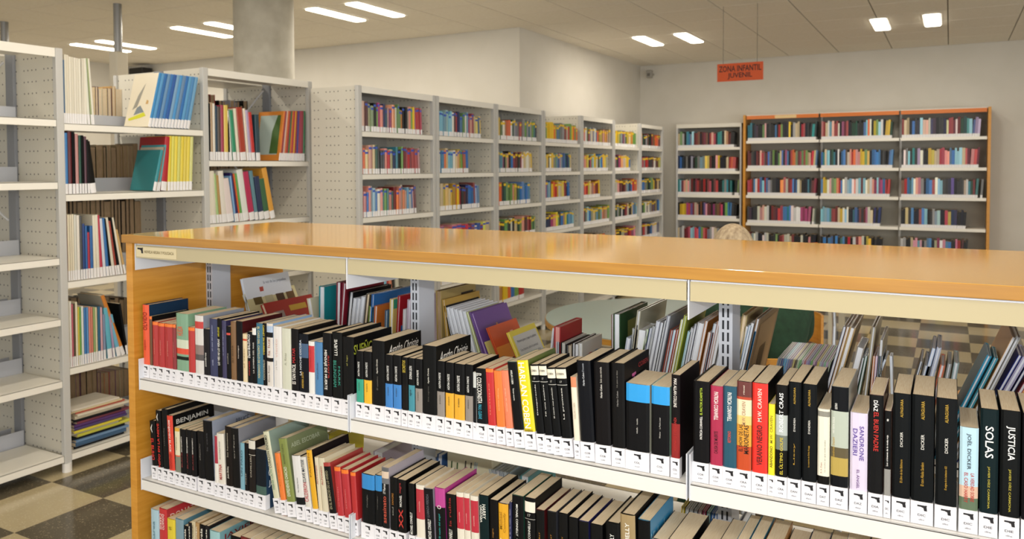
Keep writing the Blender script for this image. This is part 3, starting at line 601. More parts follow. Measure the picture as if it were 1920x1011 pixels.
N2(919, 934.5, 937.7, '1b1918', dx=-2, tx=[('negro', 'a8742c', .36, .52, .16, 'u')], d=.15)
N2(935.5, 954.5, 943.6, 'e0a526', '26264a', dx=-2, tx=[('Michael', 'a87818', .55, .85, .3, 'u', .3), ('Connelly', 'a87818', .5, .85, .3, 'u', .7), ('LY', 'f4efe0', .2, .4, .5, 'u')], d=.14)
N2(955, 959.5, 942, '25284e', tx=[('azul', 'b4b6cc', .4, .9, .3, 'd')])
N2(960, 981.5, 928, '151517', '2c5a48', dx=-1, tx=[('MICHAEL CONNELLY', 'ecebe4', .42, .88, .18, 'd'), ('Cauces de maldad', 'd8d6ce', .1, .38, .18, 'd')], d=.16)
N2(983.5, 1003.5, 933, '151517', dx=-1, bands=[(.80, .95, 'efe7d6'), (.7, .706, 'b8b6ae')], tx=[('MICHAEL CONNELLY', 'e4e2da', .2, .68, .22, 'u'), ('17', 'b8b6ae', .74, .78, .26, 'h')], d=.15, feat='with white box above')
xs = [(1004.5, 1021, 955.6, '55191c'), (1026, 1043, 958.5, '44464e'), (1047, 1064.5, 962, 'k'), (1066, 1084, 970, '1e1e26'), (1085, 1104, 976.5, '2b2a66'), (1107, 1130, 982.4, 'k')]
for a, b, yt, s in xs:
    N2(a, b, yt, '1b1b1b', s, dx=-1, tx=[('CONNELLY', 'b07c30', .36, .64, .14, 'u')], d=.15)
N2(1137, 1163.5, 979.5, '1a1a1a', dx=-2, tx=[('CONNELLY', 'ecebe4', .5, .84, .3, 'u')], d=.16, hard=True)
N2(1165.5, 1194, 964, 'a08a62', '2c2824', dx=-3, bands=[(.0, .5, '4c5a48')], tx=[('CONNELLY', 'f2efe4', .45, .9, .28, 'u')], d=.17, hard=True)
N2(1196.5, 1220, 974, '151517', '2f86b4', dx=-1, stx=[('Michael', 'a8d0e0', .7, .86, .02, .6, .2)], d=.165)
for a, b, yt, c, s in ((1222, 1250, 1010, 'e', 'K'), (1252, 1292, 1012, 's', 'k'), (1300, 1338, 1026, 'n', 'k'), (1340, 1374, 1028, 'k', 'k'), (1376, 1398, 1020, 'k', '1f6f8c'), (1400, 1424, 1022, 'K', '2a6c84'),
                       (1426, 1460, 1030, 'R', 'a8702c'), (1462, 1500, 1050, 'k', None), (1502, 1540, 1052, 'B', None), (1542, 1575, 1055, 'k', None), (1577, 1620, 1050, 'w', None), (1622, 1660, 1056, 'K', None), (1662, 1700, 1060, 'R', None)):
    N2(a, b, yt, c, s, d=.16)
# third shelf
N3 = lambda *a, **k: novel(2, *a, **k)
N3(283, 298, 954, 'a9c8d4', tx=[('marea', '5c8494', .4, .8, .2, 'u')], d=.16)
N3(298.7, 313, 952.7, 'c03034', 'b42c34', tx=[('DONATO', 'f0dcd6', .66, .92, .3, 'd', .65), ('CARRISI', 'f0dcd6', .66, .92, .3, 'd', .3)], stx=[('DONATO', 'e8c8c0', .84, .92, .1, .8, 0)], d=.16, feat='with white lettering', code='CAR')
N3(313.5, 328.4, 972, 'e0c83a', tx=[('S', '8c7c1c', .8, .86, .4, 'h')], d=.14)
N3(329, 344, 972, '7c98a4', '5f93a8', d=.16)
for a, b, yt, c, s in ((345, 353, 986, 'k', None), (353.5, 360, 980, 'K', None), (360.5, 367, 977, 'cabd9c', None), (367.5, 374, 980, 'b08c5c', None), (374.5, 385, 983.7, 'k', None), (386, 392, 986, 'K', None)):
    N3(a, b, yt, c, s, tx=[('JAVIER' if c[0] == 'c' or c[0] == 'b' else 'novela', 'f0ecdc' if c != 'cabd9c' else '5c5038', .6, .95, .4, 'u')], d=.15)
N3(393, 412, 994, '9cc6c8', '86b8c0', tx=[('JAVI', 'ecf0ee', .5, .8, .4, 'u')], stx=[('JAVIER', '8c2420', .84, .94, .1, .9, 0)], d=.16, feat='with light cover')
for i, (c, yt) in enumerate((('k', 1004), ('R', 1006), ('w', 1010), ('k', 1014), ('t', 1016), ('k', 1018), ('w', 1022), ('B', 1024), ('k', 1026), ('o', 1030), ('e', 1034))):
    N3(432+i*19, 450+i*19, yt, c, d=.15)
# ---- picture books on the rear side of the low bookcase: their page edges face the room
YR = 1.962
ZR = ZS[0]+.002
prow = {}
def picture(xt, yt, wpx, lean, d, face, edge='i', t=None, left=None, pg=None, row=0, zoff=0, art=(), txs=(), h=None, lab=True, feat=''):
    T = at(1, xt, yt, YR); a = math.radians(lean)
    zb = ZS[row]+.002
    if wpx: t = abs(solve(0, xt+wpx, T)-T.x)*math.cos(a)
    t = max(t or .006, .003)
    h = h or (T.z-zb)/math.cos(a)
    X0 = T.x-math.sin(a)*h; z0 = T.z-math.cos(a)*h
    if lean > 0: z0 += t*math.sin(a)*.98; 
    bay = 0 if X0 < XD[1]+.03 else 1 if X0 < XD[2]+.03 else 2
    k = (row, bay); prow[k] = prow.get(k, 0)+1
    th = 'thin' if t < .009 else 'thick' if t > .018 else 'flat'
    ln = ' leaning right' if lean > 6 else ' leaning left' if lean < -6 else ' standing upright'
    lb = fit((th,), cname(face)+' picture book', (ln.strip(),), ', %s from left behind the novels, %s' % (ordinal(prow[k]), BAYN[bay] if row == 0 else 'lower '+BAYN[bay]))
    M = Matrix.Translation((X0, YR, z0)) @ Matrix.Rotation(a, 4, 'Y')
    r = mkbook('picture_book', lb, 'picture books on the rear side of the low bookcase', M, t, h, d, left or face, face, (), (), t > .008, 0, None, (), 'book', pg or (PAGEW if edge == 'i' else PAGES), flip=True)
    for s in art:   # flat printed patches on the right board: (colour, y0, y1, z0, z1)
        c, y0, y1, z0_, z1 = s
        mk('cover_picture', [(t+.0004, d*y0, h*z0_), (t+.0004, d*y1, h*z0_), (t+.0004, d*y1, h*z1), (t+.0004, d*y0, h*z1)], [(0, 1, 2, 3)], mat(hx(c), .35), r)
    for s, c, y0, y1, z0_, z1 in txs: text(r, s, hx(c), (t+.0008, d*(y0+y1)/2, h*(z0_+z1)/2), d*(y1-y0), h*(z1-z0_), (0, 1, 0), (0, 0, 1), 'cover_lettering')
    return r
P_ = picture
# left bay
P_(450, 524, 5, -15, .22, 'e2e6ec', art=[('b84a3c', .30, .38, .80, .86)], txs=[('la voz de los pequeños', '8c929c', .4, .9, .88, .93)])
P_(454, 554, 6, -26, .24, 'cfc596', 's', art=[('5c4a20', .12, .28, .80, .95), ('b8b08c', .34, .50, .80, .95), ('4a3020', .56, .72, .80, .95), ('6a4c2c', .77, .93, .80, .95), ('d8c83a', .3, .6, .6, .68)])
P_(488, 573, 8, -28, .235, 'a32c26', 's', art=[('c8a03c', .45, .8, .78, .88), ('9c8a84', .12, .32, .70, .82), ('e8e4da', .93, .97, .86, .92), ('1c1a1a', .97, 1, .86, .92), ('1c1a1a', .93, .97, .80, .86), ('e8e4da', .97, 1, .80, .86), ('9cb4cc', .1, .7, .3, .5)])
P_(575, 560, 8, -12, .2, 'd8d0b4')
P_(598, 537, 11, 1, .19, '1f8c94', art=[('e4e4e0', .38, .62, .74, .9), ('8c2c2c', .44, .56, .78, .86)])
P_(631, 529, 8, 2, .2, '7c1c30', left='9c6a7c')
P_(643, 531, 6, 6, .2, '8c2434')
P_(655, 548, 8, 7, .2, '25262c')
P_(663, 560, 6, 9, .18, 'd4d8de'); P_(670, 560, 7, 9, .18, 'c4c8d0'); P_(678, 557, 7, 9, .18, 'd0d4da')
P_(687, 552, 7, 8, .18, '4c4438', 's', art=[('c8c4b4', .2, .5, .5, .9)])
P_(692, 575, 9, 6, .10, '6f8430', left='5c7028')
P_(697, 552, 5, 4, .2, '2468ac', left='e4dfca')
P_(702, 574, 6, 4, .13, 'c8702c', left='e0d8bc', art=[('9cb0bc', .1, .5, .1, .45), ('3c7c74', .5, .8, .1, .45)])
P_(722, 582, 5, 3, .08, '4f6f88')
P_(731, 561, 7, 2, .09, 'd8c070', left='e2d29a', art=[('3ca080', .0, 1, .88, 1)])
P_(746, 555, 5, 4, .18, 'a81c28', art=[('1f6cb4', .05, .95, .05, .64), ('2f9c74', .8, .95, .2, .4)])
P_(756, 580, 5, 3, .12, 'e0dfe0', art=[('5c6c5c', .6, .9, .6, .9)])
P_(764, 562, 6, 2, .15, 'c9b8c8', left='dcd4cc')
# middle bay
P_(817, 545, 10, -1, .20, 'a08a54', left='8c7444', pg=PAGET, art=[('4c3418', .1, .3, .3, .85), ('281c14', .55, .9, .84, .93)])
P_(829, 562, 5, -6, .20, 'b08c3c', left='d8d0bc', art=[('6c9cb8', .5, .8, .78, .9), ('8c4c24', .1, .4, .6, .8)])
P_(832, 574, 4, -14, .19, '2c2c30', left='e2e4e8')
for i, (x, y, c) in enumerate(((836, 577, 'c9ccd2'), (843, 578, 'd6d9df'), (851, 580, 'cfd2d8'), (859, 582, 'dadde2'), (867, 584, 'd0d4da'))):
    P_(x, y, 6, -16, .19, c)
P_(874, 586, 4, -19, .18, 'b4bc6c'); P_(879, 586, 3, -20, .2, '6a4a8a')
P_(882, 588, 6, -22, .20, '68468c', left='d4bcd4', pg=mat('d4c0d8', .6), art=[('c08c4c', .5, .54, .7, .8), ('8c6cac', .35, .8, .45, .55)])
P_(908, 642, 3, -24, .1, 'd8cc7c')
P_(911, 616, 5, -25, .17, 'c8532c', art=[('d88a3c', .0, .6, .5, .7), ('e0b0a0', .62, .72, .8, .86)], txs=[('LE P.', 'e8dcd0', .12, .3, .28, .46)])
P_(949, 625, 6, -26, .16, 'e2cf4c', 's', art=[('c9cac8', .06, .94, .12, .92), ('b49088', .1, .9, .14, .2)], txs=[('Primeros pasos y juegos de palabras', '5c5c60', .14, .86, .8, .85), ('Una historia sobre la amistad', '808084', .14, .8, .68, .72), ('para leer en voz alta', '808084', .14, .84, .6, .64), ('con los mas pequeños', '808084', .14, .8, .52, .56), ('de la casa', '808084', .14, .6, .44, .48)])
P_(1036, 616, 3, 7, .16, 'dcdfe4')
P_(1039, 612, 12, 1, .15, 'a42c30', left='d8928c', pg=mat('d89890', .7), txs=[('JUEGO DE NIÑOS', 'd8a89c', .25, .5, .6, .72)])
for i, (x, y, c) in enumerate(((1043, 641, 'c4cad4'), (1048, 642, '33363c'), (1054, 643, 'd0d0c8'), (1061, 646, '26262a'), (1066, 648, 'cdbfa8'), (1073, 644, '2c3034'), (1079, 646, 'd8dade'))):
    P_(x, y, 5, 1, .15, c)
P_(1085, 643, 7, 0, .14, 'd4d4cc', art=[('c84c4c', .3, .45, .5, .8), ('5c8cc0', .6, .75, .55, .8), ('8c6c5c', .45, .55, .3, .7)])
P_(1146, 590, 4, 0, .24, '6c3c28'); P_(1150, 588, 13, 0, .22, '2c4c2c', art=[('8c8c4c', .25, .85, .3, .9)])
P_(1191, 610, 4, 8, .2, '24262a'); P_(1195, 583, 7, 7, .22, 'a8a490', left='d4dae0')
P_(1175, 634, 8, 9, .05, 'c4ccd8'); P_(1186, 617, 26, 3, .1, 'b4b8b4', left='cdd0d4', t=.02)
for i, (x, y, w_, c) in enumerate(((1212, 618, 4, 'b8cc9c'), (1218, 616, 5, '3c4c78'), (1224, 612, 6, 'a4a8a8'), (1231, 603, 7, 'c9cdd4'), (1239, 606, 5, 'b0b4bc'), (1245, 602, 5, '2c3c34'), (1251, 592, 7, '9498a0'),
                                   (1257, 619, 6, '8c3c2c'), (1263, 620, 5, '7cb4c8'), (1268, 618, 6, '9c3c24'), (1277, 600, 5, 'd0d07c'), (1283, 592, 6, 'a8b444'), (1290, 622, 6, 'a8cfd8'), (1296, 615, 6, 'd4d6da'),
                                   (1302, 608, 5, '6c707c'), (1309, 606, 12, 'd2d4d8'), (1322, 603, 6, 'c07c34'), (1328, 624, 5, 'd8b8a4'), (1333, 624, 5, '7c3030'), (1338, 608, 6, 'a4bccc'), (1345, 603, 5, 'b8744c'), (1350, 602, 6, 'd4d2cc'), (1356, 618, 6, 'c4c6ca'))):
    P_(x, y, w_, 11, .19, c)
# right bay
P_(1392, 590, 10, 8, .2, 'b09c6c', 's'); P_(1397, 613, 6, 12, .18, 'cdd0d6'); P_(1404, 611, 5, 12, .18, '88a8c0'); P_(1409, 607, 5, 12, .18, 'd8dce0'); P_(1414, 622, 4, 12, .18, '4c8cb8')
P_(1418, 598, 8, 12, .26, '6e5236', left='26303c', art=[('9c7c54', .08, .9, .06, .94), ('7c6040', .3, .6, .3, .7)])
GP = [mat('8c8474', .8), mat('9c9484', .8), mat('7c7668', .8)]
cs = ['7c8c9c', '5c6c88', '4c5c94', '5cb4dc', '6c9ccc', '8c8cb4', '7c70a0', 'c8bc6c', '4c3c34', 'c4d8b4', '5cb46c', 'd8d0d8', 'c86c7c', 'a49ccc', '8c84b8', '5cb44c', 'd0b0cc', '8c5c8c', 'd4c84c', 'b4c4d0', 'b09cc0', '8cc8a0', 'c4a8d0', 'b8c8b4']
for i, c in enumerate(cs): P_(1459+i*4.15, 672+i*.35, 3.4, 13, .20, c, 'i', pg=GP[i % 3])
P_(1581, 614, 6, 14, .2, '2c2c50', left='8ccc6c'); P_(1588, 614, 5, 14, .2, 'c8a06c'); P_(1594, 615, 11, 14, .22, 'a88c5c', left='c4ccd8', art=[('8c8468', .1, .9, .1, .9)])
P_(1607, 652, 15, 12, .12, '8c8478', left='a8a49c', t=.018)
P_(1616, 672, 5, 11, .12, '1c2420'); P_(1622, 668, 5, 10, .12, '3c6c54')
P_(1635, 612, 8, 6, .22, '90866c', left='dadcde')
for x, c in ((1637, 'd88c4c'), (1642, 'd8b4c8'), (1647, '2c4c6c'), (1652, '4c5458')): P_(x, 668, 4, 4, .12, c)
P_(1650, 638, 6, 3, .18, '8c8470', left='a8b0b4')
P_(1658, 675, 4, 18, .1, 'c4d4e4'); P_(1668, 668, 5, -2, .04, 'd4dce4')
P_(1725, 679, 5, 14, .14, '1c3048', left='5cc0d4'); P_(1733, 686, 14, 12, .15, '74787c', left='b4c8d4', t=.015)
P_(1748, 654, 7, 13, .15, '8ca4c8'); P_(1757, 652, 9, 12, .15, 'a8b0c4', left='8c9cc4'); P_(1763, 685, 10, 11, .12, 'c46c4c', left='e0d8d4')
P_(1777, 682, 8, 9, .13, '8c9090', left='b8ccdc'); P_(1789, 680, 10, 8, .13, '8ca0a0', left='b8ccdc')
P_(1851, 668, 10, 22, .14, '1c88ac', left='20a0c4', t=.012); P_(1864, 672, 9, 22, .12, '3c90a4')
P_(1898, 634, 8, 22, .24, 'c89c64', left='d0d8e4'); P_(1906, 632, 10, 22, .22, 'a0a09c', left='c9ccd2', t=.015)
P_(1910, 668, 7, 24, .16, '2c3c94'); P_(1918, 672, 12, 24, .14, 'a8a4c4'); P_(1934, 670, 7, 24, .14, '24285c'); P_(1945, 676, 8, 24, .14, '9c3c4c')
# a few on the rear second shelf, glimpsed below the top shelf
for x, y, w_, c, l in ((612, 812, 6, 'c9b81f', 3), (700, 846, 18, 'b8aab8', 0), (790, 858, 20, '8ca0bc', 3), (820, 852, 10, '3c64a0', 3), (846, 866, 12, '3c5c34', 4), (872, 866, 12, '4c4840', 5), (890, 868, 5, 'b8ccd4', 8),
                       (916, 880, 5, 'c4ccd0', -12), (923, 881, 5, 'b4bcc4', -12), (930, 883, 5, 'c8ccd4', -12), (937, 884, 5, 'b4bcc4', -12), (944, 885, 5, 'c8d0d4', -12), (951, 886, 5, 'a4b0b8', -12), (976, 892, 16, '3c8c94', 2),
                       (1278, 950, 6, 'c8b43c', 4), (1286, 953, 6, 'c4c8c8', 5), (1294, 954, 6, 'b8bcbc', 5), (1302, 956, 6, 'a4aab0', 5), (1310, 957, 6, 'b49c98', 5), (1318, 958, 6, '9c3c5c', 5), (1326, 960, 6, '8cb4b4', 5), (1334, 962, 6, '2c5c9c', 5), (1340, 963, 5, '3c70b0', 5)):
    P_(x, y, w_, l, .18, c, row=1)
t = MB()
bx = thing('storage_box', 'cream cardboard box behind the novels on the lower shelf, middle bay', 'box', (-1.31, 1.965, ZS[1]+.001))
MB().box(0, .155, 0, .2, 0, .215).build('carton', mat('e6dfc0', .6), bx, bevel=.002)
MB().box(-.003, .158, -.003, .203, .215, .245).build('lid', mat('e2dab8', .6), bx, bevel=.002)
# ================================================================== tall white stacks
XA, WB = -3.817, .869
def stack_books(X, zs, items, shelf, stack, group, name='picture_book', yrow=None, depthd=.2, simple=False):
    """items: (xl, xr, ytop, colour, dx px of the top, cover colour, depth) read along a shelf of a stack facing +X"""
    n = 0
    for it in items:
        xl, xr, yt, c = it[:4]; dx = it[4] if len(it) > 4 else 0; cov = it[5] if len(it) > 5 and it[5] else None; d = it[6] if len(it) > 6 else depthd
        Y0 = solve(1, xl, (X, 3, zs+.05)); Y1 = solve(1, xr, (X, 3, zs+.05)); w_ = max(.003, Y1-Y0-.0008)
        p = Vector((X, Y0, zs+.2)); p.z = solve(2, yt, p, 1); H = max(.1, p.z-zs); ln = 0; z = zs+.0005
        if dx:
            q = Vector((X, Y0, zs+H)); q.y = solve(1, xl+dx, q); ln = math.atan2(q.y-Y0, H)
            if ln > 0: z += w_*math.sin(ln)
            H /= math.cos(ln)
        n += 1
        th = 'thin ' if w_ < .014 else 'thick ' if w_ > .034 else ''
        lb = fit((th.strip(),), '%s album, %s from left, %s of %s' % (cname(c), ordinal(n), shelf, stack))
        M = Matrix.Translation((X, Y0, z)) @ Matrix.Rotation(math.pi/2, 4, 'Z') @ Matrix.Rotation(ln, 4, 'Y')
        r = mkbook(name, lb, group, M, w_, H, d, c, cov, [(0, .05/H, 'e9e7e6')], (), w_ > .012, 0)
        yield r, w_, H, d
def stack(nm, X, y0, nb, depth, zt, lips, label, first=True, last=True, back=False, lipd=.0, canopy=True, rear=0, grey=True, dbl=False):
    """a run of nb bays; each bay is a thing with its left panel, the last one closes with a right panel. Front faces +X"""
    for i in range(nb):
        L = label[i]; y = y0+i*WB
        t = thing(nm, L[0], 'shelves', (X, y, 0), 0, L[1] if len(L) > 1 else 'white steel shelving stacks')
        D = depth
        def panel(yy, k):
            for e in (((.036,) if yy == 0 and i == 0 else (-.036,) if yy > 0 else (-.036, .036)) if dbl else (0,)):
                MB().box(-D, -.028, yy+e-.005, yy+e+.005, .05, zt).build('side_panel', perf(yy), t)
                q = .030 if dbl else 0; e = math.copysign(.0215, e) if dbl else 0
                MB().box(-.028, .002, yy+e-.018, yy+e+.018, .045, zt).build('front_post', GREY, t, bevel=.003)
            MB().disc(-.012, yy, 0, .045, .022, 12).build('foot', WHITE2, t)
            if rear:
                MB().box(-D-.07, -D-.002, yy-.02, yy+.02, .02, zt).build('rear_post', mat('8e9196', .45), t, bevel=.002)
        panel(0, True)
        if i == nb-1 and last: panel(WB, True)
        ya, yb = (.041, WB-.041) if dbl else (.02, WB-.02)
        if canopy is True or (isinstance(canopy, (list, tuple)) and canopy[i]):
            MB().box(-D, -.001, ya, yb, zt-.012, zt-.002).box(-.004, .0, ya, yb, zt-.045, zt-.002).build('canopy', SHELFW, t)
        for z in lips[i]:
            mb = MB(); mb.box(-D+.03, -.002, ya, yb, z+.031, z+.035); mb.box(-.005, -.002, ya, yb, z, z+.035); mb.box(-.02, -.005, ya, yb, z, z+.003)
            mb.build('shelf', SHELFW, t, bevel=.001)
            if rear: MB().box(-D+.012, -D+.016, ya, yb, z+.03, z+.11).build('back_stop', mat('b6b9c0', .45), t)
        if back: MB().box(-D-.004, -D, .041 if dbl else .006, WB-(.041 if dbl else .006), .1, zt-.002).build('back_panel', BACKP, t)
        if rear and i in (0, 2):
            mb = MB()
            mb.tube([(-D-.02, .03, zt-.05), (-D-.02, WB-.05, zt-.85)], .006, 6); mb.tube([(-D-.03, WB-.05, zt-.05), (-D-.03, .03, zt-.85)], .006, 6)
            tag(mb.build('cross_brace', mat('cfd0d2', .4), t), None, kind='stuff')
def perf(y): return PERF_Y
A2L = [1.695, 1.345, .912, .480, .052]
A3L = [1.518, 1.143, .79, .43, .052]
A1L = [1.712, 1.407, 1.034, .733, .426, .052]
ZTA = 2.095
LA = [('empty white steel shelves at the left picture edge',), ('white shelving bay of tall magazines and albums left of the beech bookcase end',), ('white shelving bay holding thin children\'s albums behind the beech bookcase end',)]
stack('shelving_bay', XA, 2.345-WB, 3, .36, ZTA, [A1L, A2L, A3L], LA, rear=1, canopy=[True, False, True])
# the rear halves of the same stacks, facing away
for i, (lips, lb) in enumerate(((A1L, 'rear half of the empty white shelves'), (A2L, 'rear half of the magazine bay, its books seen from behind'), (A3L, 'rear half of the album bay beside the perforated end'))):
    y = 2.345+(i-1)*WB
    t = thing('shelving_bay', lb, 'shelves', (XA-.43, y, 0), 0, 'white steel shelving stacks')
    for yy in ((0,) if i < 2 else (0, WB)):
        MB().box(-.36, -.002, yy-.006, yy+.006, .05, ZTA).build('side_panel', PERF_Y, t)
        MB().box(-.39, -.36, yy-.019, yy+.019, .0, ZTA).build('rear_post', GREY, t)
    for z in lips: MB().box(-.35, -.03, .02, WB-.02, z+.03, z+.035).box(-.034, -.03, .02, WB-.02, z+.03, z+.10).build('shelf', BLUEGREY, t)
    if i != 1: MB().box(-.36, -.002, .02, WB-.02, ZTA-.012, ZTA-.002).build('canopy', SHELFW, t)
ST2, ST3 = 'the magazine bay', 'the album bay'
G2 = 'magazines and albums in the tall bay left of the bookcase'
XB_ = XA-.012
def go(items, zl, shelf, st, grp, art=None, **k):
    out = list(stack_books(XB_, zl+.0355, items, shelf, st, grp, **k))
    return out
its = [(120, 123, 112, '4c6c8c'), (123, 127, 102, 'e2dcc8'), (127, 131.5, 103, 'dcd4c0'), (131.5, 136, 106, 'e4decc'), (136, 140.5, 107, 'd8d2bf'), (140.5, 145, 108, 'e2dccb'), (145, 149.5, 109, 'dcd6c4'), (149.5, 154, 110, 'e4dfce'),
       (154, 159, 110, 'd4cebc', -1), (159, 164, 110, 'e2dccb', -2), (165, 170, 110, 'dfe0d0', -8), (171, 174, 110, '9ca878', -9), (174, 178, 111, 'e4dfcf', -10)]
go(its, A2L[0], 'top shelf', ST2, G2)
its = [(278+i*6, 283.6+i*6, 135+i*.7, ['3f8cc4', '5c9ccc', '2f6cac', '6c94b8', '3c78b8', '2c5ca4', '7ca4c4', '4c94cc', '6c8cac', '2f70b4', '5c9cc8', '4c88bc', '6ca0c4'][i], 21-i*.3, 'ece3cc' if i == 0 else None, .21) for i in range(13)]
rs = go(its, A2L[0], 'top shelf right half', ST2, G2)
r, w_, H, d = rs[0]
def board_art(r, H, d, polys):
    """flat print on the left board; points (y fraction, z fraction) measured from the spine"""
    for c, pts in polys:
        v = [(-.0006, d*a, H*b) for a, b in pts]; mk('cover_picture', v, [tuple(range(len(v)))], mat(hx(c), .4), r)
board_art(r, H, d, [('9a978c', [(.45, .82), (.62, .38), (.80, .32), (.66, .6)]), ('d4d420', [(.2, .2), (.45, .16), (.85, .12), (.9, .16), (.3, .27)]), ('7c8890', [(.3, .27), (.45, .26), (.7, .22), (.62, .36), (.5, .4)]), ('c8a060', [(.2, .42), (.3, .42), (.28, .5), (.2, .48)])])
go([(118.5, 122, 247, 'G'), (122.3, 129, 249, '3c7cb8'), (129.4, 136.5, 246, '5c1c24'), (137, 142.5, 247, 'k'), (143, 149, 251, 'b88480'), (149.5, 154, 254, '1f4a3a'), (154.5, 159, 254, 'k'), (159.5, 164, 256, '54303c'), (165, 170, 262, 'K', -4), (171, 182, 266, '28241f', -13)], A2L[1], 'second shelf', ST2, G2)
go([(287, 293, 282, '2a8a94', 15, '2c7c80', .2), (293.5, 296, 276, '7c4a30', 14, 'c4b8a0', .2), (296.5, 300, 272, '4ca0a8', 13, '3c98a0', .2), (302, 313, 257, 'b02028', 9, '9c2024', .22)]+[(314.5+i*5.8, 320+i*5.8, 255+i*.2, ['e3cc3a', 'd9d35c', 'e6d244', 'cfcf6c', 'e2cc3c', 'dcc84c', 'e4d04a', 'd4d488'][i], 3) for i in range(8)], A2L[1], 'second shelf right half', ST2, G2)
go([(121, 128, 405, '8c1f26'), (128.5, 132.5, 403, 'e2d8bc'), (133, 136.5, 403, 'dcd2b8'), (137, 140.5, 402, 'e4dac0'), (141, 145.5, 403, 'd4d4c8'), (146, 151.5, 404, 'e2dcd0'), (152, 156, 406, '4c4c4c'), (156.5, 161, 420, '26407c'), (161.5, 165.5, 424, '2c64a4'), (166, 170, 436, 'b02c40', -2), (170.5, 176, 424, '2c64a4', -2),
    (176.5, 182, 404, 'e2dac4', -3), (182.5, 188, 403, 'dcd8c4', -4), (188.5, 194, 404, 'b83048', -7), (194.5, 200, 410, 'd0d4dc', -8), (200.5, 206, 409, '2f6aa8', -9), (206.5, 211, 410, 'k', -12), (211.5, 217, 408, 'd8d0bc', -14), (217.5, 221, 414, '9c3c2c', -14), (221.5, 226.5, 408, 'k', -16), (227.5, 231.5, 408, 'e0d8c4', -18), (233, 237, 430, 'c8a468', -16)], A2L[2], 'third shelf', ST2, G2)
go([(125, 128, 567, 'c4cc5c'), (128.5, 132, 566, 'e0dccb'), (132.5, 136, 566, 'e4e0d4'), (136.5, 139, 571, 'c86474'), (139.5, 143, 570, '54402c'), (143.5, 147.5, 567, 'e0d8bc'), (148, 150.5, 576, 'd8c44c'), (151, 154, 577, '6ca84c'), (154.5, 158.5, 575, 'e0e0dc'), (159, 163.5, 578, '3c74b0'), (164, 167.5, 577, '5c94c8'), (168, 171.5, 576, 'd88878'), (172, 176, 577, 'cc7c68'), (176.5, 180, 577, '8ca86c'), (180.5, 184, 577, 'd8cca4'),
    (184.5, 189.5, 576, '1f5c7c', -1), (190, 194, 577, 'd0a4ac', -2), (195, 199.5, 590, '7c8ca8', -2), (203, 212, 577, '5fb0c4', -8, '68b4c8'), (213, 217, 588, 'a890b0', -9), (220, 228, 590, '6cb0cc', -16), (229, 236, 550, 'c87c2c', -40, 'a8a698'), (237, 241, 568, 'k', -14)], A2L[3], 'fourth shelf', ST2, G2)
# pile of magazines on the bottom shelf
zb = A2L[4]+.0356
cols = ['20242c', '3c5c7c', '6c8cb0', '2c3444', 'd0cc4c', 'c8c8c0', 'd8c83c', '4c3c70', '54306c', '7c3c4c', '2c2c34', 'e0d4b8', 'd8d0bc', 'b8503c', 'd4c49c', 'dcd4c4']
z = zb
for i, c in enumerate(cols):
    th_ = [.014, .02, .012, .012, .016, .01, .012, .014, .014, .014, .01, .016, .012, .008, .01, .01][i]
    y0 = 2.385+random.uniform(0, .03); ln = .27+random.uniform(-.02, .03)
    M = Matrix.Translation((XB_-.008-random.uniform(0, .02), y0+ln, z)) @ Matrix.Rotation(random.uniform(-.03, .03), 4, 'Z') @ Matrix(((0, -1, 0, 0), (0, 0, -1, 0), (1, 0, 0, 0), (0, 0, 0, 1)))
    pile = fit(cname(c)+' magazine', ('lying flat',), ', %s from the bottom of the pile in the magazine bay' % ordinal(i+1))
    mkbook('magazine', pile, 'magazines piled flat on the bottom shelf', M, th_-.0006, ln, .20, c, c, (), (), False, 0)
    z += th_
# album bay
G3 = 'albums in the tall bay behind the bookcase end'
ZA1 = A3L[0]
go([(388, 393, 190, '7cb0b8'), (393.5, 395.5, 194, 'k'), (396, 400, 192, 'b89c7c'), (400.5, 404.5, 194, 'e4dccc'), (405, 409, 198, '1f3c50'), (409.5, 415, 200, '54463c'), (415.5, 421, 197, 'a0344c'), (421.5, 429, 197, 'dcc05c'), (429.5, 432, 207, 'k', -2), (432.5, 436, 208, 'dcdcd0', -6), (438, 445, 207, '2c8c64', -8), (446, 451, 204, 'e0d8c0', -8), (452, 463, 202, 'a83c28', -9, None, .2), (464, 468, 204, 'e4d8c4', -8), (468.5, 473, 207, 'b0a0c0', -8), (473.5, 480, 211, 'c02c28', -8), (481, 489, 215, '24404c', -3)], ZA1, 'upper shelf', ST3, G3)
rc = ['d8742c', '8c2c3c', 'd0b0a0', 'c8642c', 'a02c30', '2f7044', 'd06c24', 'b0303c', 'd89c24', '8c2430', '3c3c8c', '9c3450', 'a83444', '8c2c34', '2c7c4c']
its = [(523+i*3.25, 526+i*3.25, 208, rc[i], 10-i*.62, 'dd8a34' if i == 0 else None, .23) for i in range(15)]
rs = go(its, ZA1, 'upper shelf right half', ST3, G3)
r, w_, H, d = rs[0]
board_art(r, H, d, [('b8c8c0', [(.12, .12), (.9, .12), (.9, .92), (.12, .92)])])
board_art(r, H+.0001, d, [('4c6c34', [(.1, .14), (.42, .14), (.38, .6), (.22, .92), (.1, .92)])])
for q in r.children:
    if q.name.startswith('cover_picture'): q.location.x = -.0003 if '.' in q.name and q.data.materials[0].name.startswith('m_4c6c34') else 0
